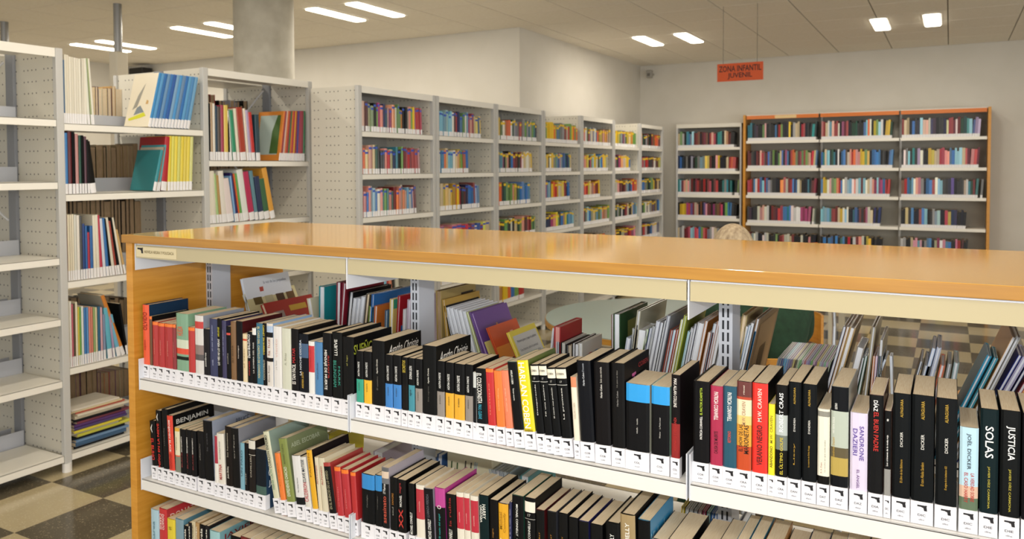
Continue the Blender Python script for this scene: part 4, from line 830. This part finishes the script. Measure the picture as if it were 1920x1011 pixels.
go([(390, 394, 324, '3c8c7c', -2), (394.5, 398.5, 322, 'e0d8c4', -3), (399, 407, 321, 'ddd6c2', -5), (407.5, 412, 326, 'a4c080', -7), (412.5, 417, 329, 'b08c4c', -7), (417.5, 427, 321, 'e0dace', -8, None, .19), (427.5, 440, 336, 'e2d4d0', -11), (441, 444, 330, '7ca8d0', -10), (444.5, 449, 325, '241c5c', -13), (449.5, 452, 326, 'd8602c', -12), (452.5, 456.5, 326, '5ca04c', -12),
    (457, 468, 319, 'dde0d8', -13), (469, 479, 323, 'b02850', -13), (479.5, 486, 321, '5c8490', -12), (487, 496.5, 332, '1c2c50', -10), (497, 507, 336, '34603c', -11), (508, 517, 316, 'd89c3c', -17)], A3L[1], 'lower shelf', ST3, G3)
# books of the rear halves, seen by their page edges
def rear_row(px0, px1, ytop, zl, cols, where, pg=None):
    X = XA-.47; y = solve(1, px0, (X, 3, zl+.1)); y1 = solve(1, px1, (X, 3, zl+.1)); n = 0
    while y < y1-.02:
        w_ = random.uniform(.018, .042); c = random.choice(cols)
        p = Vector((X, y, zl+.2)); H = solve(2, ytop, p, 1)-zl-.036; H *= random.uniform(.9, 1.0)
        M = Matrix.Translation((X-.005, y, zl+.0356)) @ Matrix.Rotation(math.pi/2, 4, 'Z')
        n += 1
        mkbook('rear_book', fit(cname(c)+' book seen by its page edges', ', %s from left, %s' % (ordinal(n), where)), 'books on the rear half of the tall bays', M, w_, H, .17, c, c, (), (), True, 0, flip=True, pages=pg or PAGET)
        y += w_+.0012
tan = ['4c3c2c', 'k', '8c7450', '6c5840', 'a89068', '3c3c3c', 'b0a080']
rear_row(174, 236, 160, A2L[0], ['a8c4d4', 'd8c8a0', 'c09c64', '5c3448', 'e0d8c4'], 'magazine bay rear top', PAGES)
rear_row(170, 258, 268, A2L[1], tan, 'magazine bay rear second shelf')
rear_row(120, 262, 366, A2L[2]+.02, tan, 'magazine bay rear third shelf')
rear_row(128, 244, 556, A2L[3], tan, 'magazine bay rear fourth shelf')
rear_row(130, 246, 693, A2L[4], tan+['7c4c6c', 'b8603c'], 'magazine bay rear bottom')
rear_row(385, 406, 176, A3L[0], ['a82c30', '3c2c2c'], 'album bay rear, upper left')
rear_row(407, 470, 186, A3L[0], ['k', '9c9ca4'], 'album bay rear, upper shelf')
rear_row(388, 470, 300, A3L[1], tan, 'album bay rear, lower shelf')
# ------------------------------------------------------------------ row of story-book bays along the wall
XBF, YB0 = -3.286, 3.94
WBsave = WB; WB = .874
BL = [1.706, 1.4304, 1.151, .872, .593, .314, .05]
names = [('first', 'nearest'), ('second', ''), ('third', ''), ('fourth', ''), ('fifth', ''), ('sixth', ''), ('seventh', '')]
lbs = [('white shelving bay of children\'s books, %s from the perforated end panel' % n[0], 'row of white shelving bays along the wall') for n in names]
stack('shelving_bay', XBF, YB0, 7, .42, 2.03, [BL]*7, lbs, back=True, dbl=True, canopy=[True, True, True, False, True, False, True])
ROWS = [
 ["opRsgkgmpBtpmOOwggokkspgymrrr:.87", "posppsGKKKprsBtkgRrrRrrp:.83", "opbpecbwptgtoGROosopbwbpR:.78", "kekkKe:.3", "orygbmcrokw:.5", "yorkbgrw:.5"],
 ["occccccwRrBbgwcmprsyby:.8", "ewbosccwsoygob:.55", "ysyysyyryrKRBbbbrcb:.76", "rmxrxxrxrmwbxys:.95", "ryogybrcor:.6", "rybokgwc:.5"],
 ["yygwooowGeeerretgetegtB:.93", "pebmkspkbrRKrwsswwsy:.82", "poKGgggpyKtbbbbb:.77", "okKgGkwksGgpRrRgGg:.9", "yryyooyrwyyobo:.7", "oyobgr:.6"],
 ["ggyyyyoybteersrgyogo:.97", "cykwyegcbpcbtBts:.76", "mbcbyorywsyrRBb:.72", "bBBmpygKbpytbbc:.85", "oyopmmBkyb:.9", "oyrmbk:.6"],
 ["rpwgrcsewboyypoyoss:.97", "mpyykmgcyywkgcbyys:.88", "rorypspoRRy:.6", "rGecbssgbgcpopg:.93", "rgbkwyo:.8", "bk:.3"],
 ["oyyygekmeGyosyogg:.9", "rGkmosyyb:.68", "kwpRkRebBboroo:.97", "kGegGwkRrwkksbbc:.97", "pkksmRrmP:.9", "kb:.2"],
 ["pGkeRGkrnnoonR:.97", "rreRrKKKRwRnny:.97", "wbbegkGggyKnsK:.95", "kGgwkwenbnsBbc:.96", "krwkBbwwe:.9", "kn:.4"],
]
random.seed(5)
DV, DF, DMI, DM = [], [], [], []
DMIX = {}
def dmi(c):
    if c not in DMIX: DMIX[c] = len(DM); DM.append(mat(hx(c), .4))
    return DMIX[c]
def massbook(M, w_, h, d, c, lab, tape=None):
    b = len(DV); zs = [0, lab, h] if not tape else [0, lab, h-tape[1]-.012, h-.012, h]
    cs = ['e9e7e6', c] if not tape else ['e9e7e6', c, tape[0], c]
    for z in zs:
        for x, y in ((0, 0), (w_, 0), (w_, d), (0, d)): DV.append(M @ Vector((x, y, z)))
    for i in range(len(zs)-1):
        for k in range(4):
            k2 = (k+1) % 4; DF.append((b+i*4+k, b+i*4+k2, b+i*4+4+k2, b+i*4+4+k)); DMI.append(dmi(cs[i]))
    e = b+(len(zs)-1)*4; DF.append((e, e+1, e+2, e+3)); DMI.append(dmi('b49c78'))
def smallbook(M, w_, h, d, c, lab, tape, label, grp):
    zs = [0, lab, h-tape[1]-.012, h-.012, h]; ms = [mat(hx('e9e7e6'), .4), mat(hx(c), .35, coat=.2), mat(hx(tape[0]), .4)]
    cs = [0, 1, 2, 1]
    v, f, mi = book_cover(w_, h, d, .0015, [0], [0, h], 0); v = []; f = []; mi = []
    e = min(.004, w_*.2); pr = [(0, e), (w_*.5, 0), (w_, e), (w_, d), (0, d)]; n = 5
    for z in zs: v += [(x, y, z) for x, y in pr]
    for i in range(4):
        for k in range(n):
            k2 = (k+1) % n; f.append((i*n+k, i*n+k2, (i+1)*n+k2, (i+1)*n+k)); mi.append(cs[i] if k < 2 else 1)
    f.append(tuple(range(n))[::-1]); mi.append(0)
    f.append(tuple(4*n+k for k in range(n))); mi.append(1)
    o = mk('story_book', v, f, ms, None, mi); o.matrix_world = M
    MB().box(.0018, w_-.0018, e+.002, d-.001, h-.004, h+.0006).build('page_block', PAGES, o)
    tag(o, label, 'book', grp)
SH6 = ['top shelf', 'second shelf', 'third shelf', 'fourth shelf', 'fifth shelf', 'sixth shelf']
for bi, rows in enumerate(ROWS):
    for si, sp in enumerate(rows):
        cs, fr = sp.split(':'); fr = float(fr); n = len(cs); y0 = YB0+bi*WB+.043; Wt = (WB-.088)*fr
        ws = [random.uniform(.7, 1.3) for _ in cs]; sm = sum(ws); y = y0; z = BL[si]+.0356; acc = 0
        H0 = [.175, .17, .18, .15, .17, .17][si] if bi < 4 else .165
        tape = ('2c50b4', .014) if bi < 2 else ('e6c020', .02)
        for k, c in enumerate(cs):
            w_ = ws[k]/sm*Wt
            if c not in '-':
                h = H0*random.uniform(.88, 1.12); ln = 0
                if k > n-5 and fr < .9: ln = -.05
                cc = hx(c)
                if random.random() < .6:
                    q = colorsys.rgb_to_hsv(*[int(cc[i:i+2], 16)/255 for i in (0, 2, 4)])
                    q = colorsys.hsv_to_rgb((q[0]+random.uniform(-.02, .02)) % 1, min(1, q[1]*random.uniform(.55, .9)), min(1, q[2]*random.uniform(.75, 1.05)))
                    cc = ''.join('%02x' % int(round(v*15)*17) for v in q)
                M = Matrix.Translation((XBF-.012-random.uniform(0, .012), y, z)) @ Matrix.Rotation(math.pi/2, 4, 'Z') @ Matrix.Rotation(ln, 4, 'Y')
                tp_ = tape if (random.random() < .8) else (cc, .012)
                if bi < 3:
                    smallbook(M, w_-.0006, h, .14, cc, .034, tp_, '%s story book, %s from left, %s of %s wall bay' % (cname(c), ordinal(k+1), SH6[si], names[bi][0]), 'children\'s story books in the wall bays')
                else: massbook(M, w_-.0006, h, .14, cc, .034, tp_)
            y += w_
WB = WBsave
# ------------------------------------------------------------------ back wall bookcases
YWF = 10.42
def wall_case(x0, x1, nb, zt, lips, label, wood, y, depth=.3):
    t = thing('wall_bookcase', label, 'bookcase', ((x0+x1)/2, y, 0), 0); cx = (x0+x1)/2
    X = lambda v: v-cx
    if wood:
        for a in (x0-.03, x1): MB().box(X(a), X(a+.03), -.02, depth, 0, zt).build('end_panel', WOOD, t)
        for i in range(nb):
            a, b = x0+(x1-x0)*i/nb, x0+(x1-x0)*(i+1)/nb
            MB().box(X(a+.01), X(b-.01), -.008, 0, zt-.055, zt-.01).build('sign_strip', mat('d9782c', .4), t)
            MB().box(X(a+.004), X(b-.004), 0, depth, zt-.012, zt).build('canopy', WHITE, t)
        MB().box(X(x0+.36), X(x0+.62), -.0095, -.008, zt-.052, zt-.014).build('caption_card', mat('e4c890', .5), t)
    else:
        for a in (x0, x1-.02): MB().box(X(a), X(a+.02), -.005, depth, 0, zt).build('end_panel', mat('c9c9c8', .45), t)
        MB().box(X(x0), X(x1), -.006, depth, zt-.05, zt).build('canopy', WHITE, t)
    MB().box(X(x0+.005), X(x1-.005), depth-.01, depth, 0, zt-.01).build('back_panel', WBACK, t)
    for i in range(nb):
        a, b = x0+(x1-x0)*i/nb, x0+(x1-x0)*(i+1)/nb
        if i: MB().box(X(a-.012), X(a+.012), .2, depth-.01, 0, zt-.01).build('divider_post', GREY, t)
        for z in lips:
            MB().box(X(a+.006), X(b-.006), -.003, 0, z, z+.035).box(X(a+.006), X(b-.006), 0, depth-.01, z+.031, z+.035).build('shelf', SHELFW, t)
    return t
WL = [1.801, 1.448, 1.103, .749, .40, .06]
xw0, xw1 = at(1, 1398, 330, YWF).x, at(1, 1851, 330, YWF).x
wall_case(xw0, xw1, 3, 2.165, WL, 'long white bookcase with beech ends and orange top strips on the back wall', True, YWF)
zl = [at(1, 1330, y, YWF+.03).z for y in (281.5, 326, 370.5, 414)]
zl += [zl[3]-.33, zl[3]-.66]
xl0, xl1 = at(1, 1268, 330, YWF+.03).x, at(1, 1390, 330, YWF+.03).x
wall_case(xl0, xl1, 1, at(1, 1330, 232, YWF+.03).z, zl, 'narrow all-white bookcase on the back wall, left of the beech-ended one', False, YWF+.03)
BW = [
 (xl0, xl1, zl, YWF+.03, ["sgektbecRRnkRRnkrprkttksoRkk:.9", "BbBkekkekGeceyyRkkpykkksror:.92", "tcRpspeRkRrRkrkrrkRrkktetkt-kg:.98", "kyyymrvRspknkvPRRkmnnRxkgbbKk:.94", "sewRRrccxxbgrreewsebrkRkbwe:.97", "kbgrnsk:.6"]),
 (xw0, xw0+(xw1-xw0)/3, WL, YWF, ["ttkKKkkgpkKkkbkrgkkKYkesskrrkKKtG:.97", "RRKKkRRprrKRbeKgkKgsbkmbkroogRrgrgsprsb:.98", "rrRbwrbcrbeeKKkkOOrwRrbBbwskkktKRR:.97", "KKkKKwppwwkRRRrrbbtbwwwwmmmm-w:.95", "xRewekkwwwkkKgkRrwwsRkkkwkkpkk:.97", "kwkrbgy:.6"]),
 (xw0+(xw1-xw0)/3, xw0+2*(xw1-xw0)/3, WL, YWF, ["prswcprrwkmRrkkGGGKkkbcowkygcwkyyG:.92", "btscckGtkwkbbnsproppyygykbbbbkKkkbb:.93", "byywpggorbwwccwpwcRcwswpmcmmbrr--:.95", "cccctrrRsywcwkktbBRKRmwsBkB:.78", "kbkbbkbktbkrkwRpwkyykKkk:.8", "kwkrbgy:.6"]),
 (xw0+2*(xw1-xw0)/3, xw1, WL, YWF, ["RsskbKBcppwBKkKKBsrrRwRGGtcbll:.93", "KwecKtKlwkkyyssrrppbbcccsrRprR:.92", "nrbtcwpPekbbrwccKKKvkKKKswtGRt-e:.97", "kksKbkkrbckKecCkkryBBkkk:.78", "wekksPPcPkebbksmwPbbkkPrRkk:.8", "kwkrbgy:.6"]),
]
for x0, x1, zs, y, rows in BW:
    for si, sp in enumerate(rows):
        cs, fr = sp.split(':'); Wt = (x1-x0-.04)*float(fr); ws = [random.uniform(.75, 1.25) for _ in cs]; sm = sum(ws); x = x0+.022; z = zs[si]+.0356
        for k, c in enumerate(cs):
            w_ = ws[k]/sm*Wt
            if c != '-':
                cc = hx(c); q = colorsys.rgb_to_hsv(*[int(cc[i:i+2], 16)/255 for i in (0, 2, 4)])
                q = colorsys.hsv_to_rgb(q[0], q[1]*random.uniform(.6, 1), min(1, q[2]*random.uniform(.8, 1.15)))
                cc = ''.join('%02x' % int(round(v*15)*17) for v in q)
                h = .215*random.uniform(.88, 1.08) if y == YWF else .2*random.uniform(.9, 1.08)
                M = Matrix.Translation((x, y+.008, z)) @ Matrix.Rotation(.06 if k > len(cs)-4 else 0, 4, 'Y')
                massbook(M, w_-.001, h, .16, cc, .035)
            x += w_
o = mk('distant_books', DV, DF, DM, None, DMI)
tag(o, 'rows of many-coloured books filling the far wall bays and the back wall bookcases', None, None, 'stuff')
# ------------------------------------------------------------------ tables, chairs, reader
TT = mat('8fa19d', .3)
def round_table(x, y, r, label, z=.72):
    t = thing('round_table', label, 'table', (x, y, 0))
    MB().disc(0, 0, z-.004, z, r-.004, 64).build('laminate_top', TT, t)
    MB().disc(0, 0, z-.03, z-.0042, r, 64).build('wood_edge', WOODEDGE, t)
    for a in (45, 135, 225, 315):
        c, s = math.cos(math.radians(a))*r*.68, math.sin(math.radians(a))*r*.68
        MB().disc(c, s, 0, z-.03, .026, 16).build('leg', mat('d9d2bc', .4), t)
    return t
round_table(-1.29, 3.97, .62, 'round grey-green table with beech edge seen through the middle bay')
round_table(1.3, 5.0, .62, 'round grey-green table at the right edge, seen through the right bay')
def chair(x, y, rz, label, seat, back, sz=.44, bz=.8, chrome=True, wb=.38, arc=False):
    t = thing('chair', label, 'chair', (x, y, 0), rz, 'reading-room chairs')
    fm = mat('b9bcc0', .25, .9)
    MB().box(-.19, .19, -.19, .19, sz-.012, sz).build('seat', seat, t, bevel=.005)
    v, f = [], []; n = 10
    for i in range(n+1):
        a = (i/n-.5)*1.5
        for z in (bz-.17, bz):
            for rr in (.22, .232): v.append((math.sin(a)*rr*wb/.32, -.42+math.cos(a)*-rr*.0-(.2-abs(math.sin(a))**2*.12)+.4-(rr-.22), z))
    for i in range(n):
        a, b = i*4, (i+1)*4
        f += [(a, b, b+2, a+2), (a+1, a+3, b+3, b+1), (a+2, b+2, b+3, a+3), (a, a+1, b+1, b)]
    f += [(0, 2, 3, 1), (n*4, n*4+1, n*4+3, n*4+2)]
    mk('backrest', v, f, back, t, smooth=False)
    for s in (-1, 1):
        MB().tube([(s*.17, .17, sz-.012), (s*.18, .19, 0)], .011, 10).build('leg', fm, t)
        MB().tube([(s*.18, -.24, 0), (s*.175, -.19, sz-.02), (s*.17, -.205, bz-.05)]+([(s*.168, -.20, bz+.05), (s*.16, -.16, bz+.10), (s*.15, -.09, bz+.11), (s*.15, .0, bz+.06)] if arc else []), .011, 10).build('rear_leg', fm, t)
    return t
CW = noisy('chair_beech', 'c98a34', 'd69c44', 6, .35, (1, 1, 12), 4)
# reader
PXY = at(2, 1440, 665, .80)
hd = Vector((-.735, 3.06, 1.19))
face = Vector((-.62, .78, 0)).normalized(); side = Vector((face.y, -face.x, 0))
bx_ = Vector((-.60, 3.02, 0))
chair(bx_.x, bx_.y, math.atan2(-face.x, face.y), 'beech chair under the seated reader in green', CW, CW, .44, .84, wb=.40)
def P(s, f_, z): return bx_+side*s+face*f_+Vector((0, 0, z))
reader = thing('person', 'person with short fair-grey hair and dark green jumper seated reading at the table', 'person', tuple(bx_))
def skin(name, J, E_, material, sub=2):
    me = bpy.data.meshes.new(name); me.from_pydata([tuple(v-bx_) for v, _ in J], E_, []); o = link(name, me, reader)
    m = o.modifiers.new('s', 'SKIN'); m.use_smooth_shade = True
    for i, (_, r) in enumerate(J): me.skin_vertices[0].data[i].radius = (r, r) if not isinstance(r, tuple) else r
    me.skin_vertices[0].data[0].use_root = True
    s = o.modifiers.new('d', 'SUBSURF'); s.levels = s.render_levels = sub
    me.materials.append(material)
    return o
SKN = mat('c99b7e', .5); GRN = noisy('green_jumper', '14321f', '1a3d27', 40, .9); TRS = mat('23262e', .8)
# body: pelvis, spine, neck, head, arms reaching onto the table, legs under it
J = [(P(0, 0, .50), .15), (P(0, .0, .66), (.15, .13)), (P(0, .03, .82), (.17, .135)), (P(0, .10, .96), (.17, .12)), (P(0, .17, 1.04), .062), (P(0, .20, 1.09), .058),
     (P(-.19, .10, .965), .075), (P(-.25, .17, .83), .052), (P(-.20, .36, .76), .042), (P(-.12, .48, .755), .032),
     (P(.19, .10, .965), .075), (P(.25, .17, .83), .052), (P(.20, .36, .76), .042), (P(.12, .48, .755), .032),
     (P(-.09, .0, .50), .095), (P(-.11, .36, .51), .075), (P(-.12, .40, .28), .055), (P(-.12, .40, .08), .04), (P(-.12, .50, .04), .035),
     (P(.09, .0, .50), .095), (P(.11, .36, .51), .075), (P(.12, .40, .28), .055), (P(.12, .40, .08), .04), (P(.12, .50, .04), .035)]
E_ = [(0, 1), (1, 2), (2, 3), (3, 4), (4, 5), (3, 6), (6, 7), (7, 8), (8, 9), (3, 10), (10, 11), (11, 12), (12, 13), (0, 14), (14, 15), (15, 16), (16, 17), (17, 18), (0, 19), (19, 20), (20, 21), (21, 22), (22, 23)]
body = skin('body', J, E_, GRN)
body.data.materials.append(SKN); body.data.materials.append(TRS)
# head with face, hair cap
hc = Vector((-.733, 3.10, 1.150))
def ellipsoid(c, rx, ry, rz_, nu=28, nv=18, shape=None):
    v, f = [], []
    for j in range(nv+1):
        th = math.pi*j/nv
        for i in range(nu):
            ph = 2*math.pi*i/nu; x, y, z = math.sin(th)*math.cos(ph), math.sin(th)*math.sin(ph), math.cos(th)
            if shape: x, y, z = shape(x, y, z)
            v.append(c+side*(x*rx)+face*(y*ry)+Vector((0, 0, z*rz_))-bx_)
    for j in range(nv):
        for i in range(nu):
            i2 = (i+1) % nu; f.append((j*nu+i, (j+1)*nu+i, (j+1)*nu+i2, j*nu+i2))
    return v, f
def hshape(x, y, z):
    k = 1-.28*max(0, -z)**1.5
    yy = y*(1 if y < 0 else 1)
    if z < 0 and y > 0: yy = y*(1-.05*z)
    n = math.exp(-((x/.16)**2+((z+.12)/.16)**2))*.16 if y > .6 else 0
    return x*k, yy*k+n, z
v, f = ellipsoid(hc, .078, .098, .118, shape=hshape)
mk('head', v, f, SKN, reader, smooth=True)
for s in (-1, 1):
    v, f = ellipsoid(hc+side*(s*.03)+face*.083+Vector((0, 0, .004)), .012, .010, .010, 12, 8); mk('eye', v, f, mat('e8e4de', .2), reader, smooth=True)
    v, f = ellipsoid(hc+side*(s*.078)+Vector((0, 0, -.012)), .010, .018, .03, 12, 8); mk('ear', v, f, SKN, reader, smooth=True)
v, f = ellipsoid(hc+face*.086+Vector((0, 0, -.052)), .024, .010, .006, 12, 8); mk('mouth', v, f, mat('a8645c', .5), reader, smooth=True)
def hair(x, y, z):
    n = .008*math.sin(9*x+7*y)*math.cos(8*z)
    if y > .35 and z < .45: return x*.8, y*.7, max(z, -.3)*.6
    if z < -.35: return x*.9, y*.95, -.35+(z+.35)*.3
    return x*(1+n), y*(1+n), z*(1+n*.5)
v, f = ellipsoid(hc+Vector((0, 0, .008)), 0.083, .102, .124, 40, 28, hair)
mk('hair', v, f, noisy('fair_grey_hair', '7c6850', 'b8a688', 26, .75, (3, 3, .7), 6, .25, .75, .25), reader, smooth=True)
# hands on the table, five fingers each
for s in (-1, 1):
    Jh = [(P(s*.12, .49, .750), .024), (P(s*.11, .53, .742), (.034, .014)), (P(s*.105, .57, .740), (.036, .012))]; Eh = [(0, 1), (1, 2)]
    for q, (o_, L) in enumerate(((-.028, .055), (-.010, .068), (.009, .064), (.027, .05))):
        b0 = len(Jh); Jh += [(P(s*.105+o_, .585, .744), .0085), (P(s*.105+o_, .585+L*.5, .745), .008), (P(s*.105+o_*1.1, .585+L, .733), .0065)]; Eh += [(2, b0), (b0, b0+1), (b0+1, b0+2)]
    b0 = len(Jh); Jh += [(P(s*.11-s*.04, .54, .742), .010), (P(s*.11-s*.058, .575, .736), .008)]; Eh += [(1, b0), (b0, b0+1)]
    skin('hand', Jh, Eh, SKN, 1)
bk = thing('open_book', 'open book lying on the round table in front of the reader', 'book', tuple(P(0, .66, .722)), math.atan2(-face.x, face.y))
MB().box(-.14, .14, -.1, .1, 0, .003).build('cover', mat('7c2c30', .4), bk)
MB().box(-.135, -.002, -.096, .096, .003, .014).box(.002, .135, -.096, .096, .003, .014).build('page_block', PAGEW, bk)
q = CO+ray(1466, 577)*4.3
chair(q.x, q.y, 2.5, 'chrome-framed chair with beech seat beyond the reader', CW, CW, .42, .70, arc=True, wb=.25)
# small square table with pale legs and an orange chair far behind
LG = at(2, 1559, 645, 0)
t = thing('square_table', 'small beech-topped table with cream legs far behind the reader', 'table', (LG.x-.36, LG.y+.36, 0))
MB().box(-.4, .4, -.4, .4, .52, .545).build('tabletop', PALEWOOD, t, bevel=.004)
for sx in (-1, 1):
    for sy in (-1, 1): MB().box(sx*.36-.025, sx*.36+.025, sy*.36-.025, sy*.36+.025, 0, .52).build('leg', mat('ddd5bd', .4), t)
OR = mat('e8772a', .4)
q = CO+ray(1505, 452)*8.6
chair(q.x, q.y, .4, 'orange-backed chair far behind, its rounded top just above the beech top', OR, OR, .44, q.z, wb=.22)
q = at(2, 1868, 600, .78)
chair(q.x+.06, q.y+.05, 1.2, 'curved beech chair beside the table at the right edge', CW, CW, .42, .86)
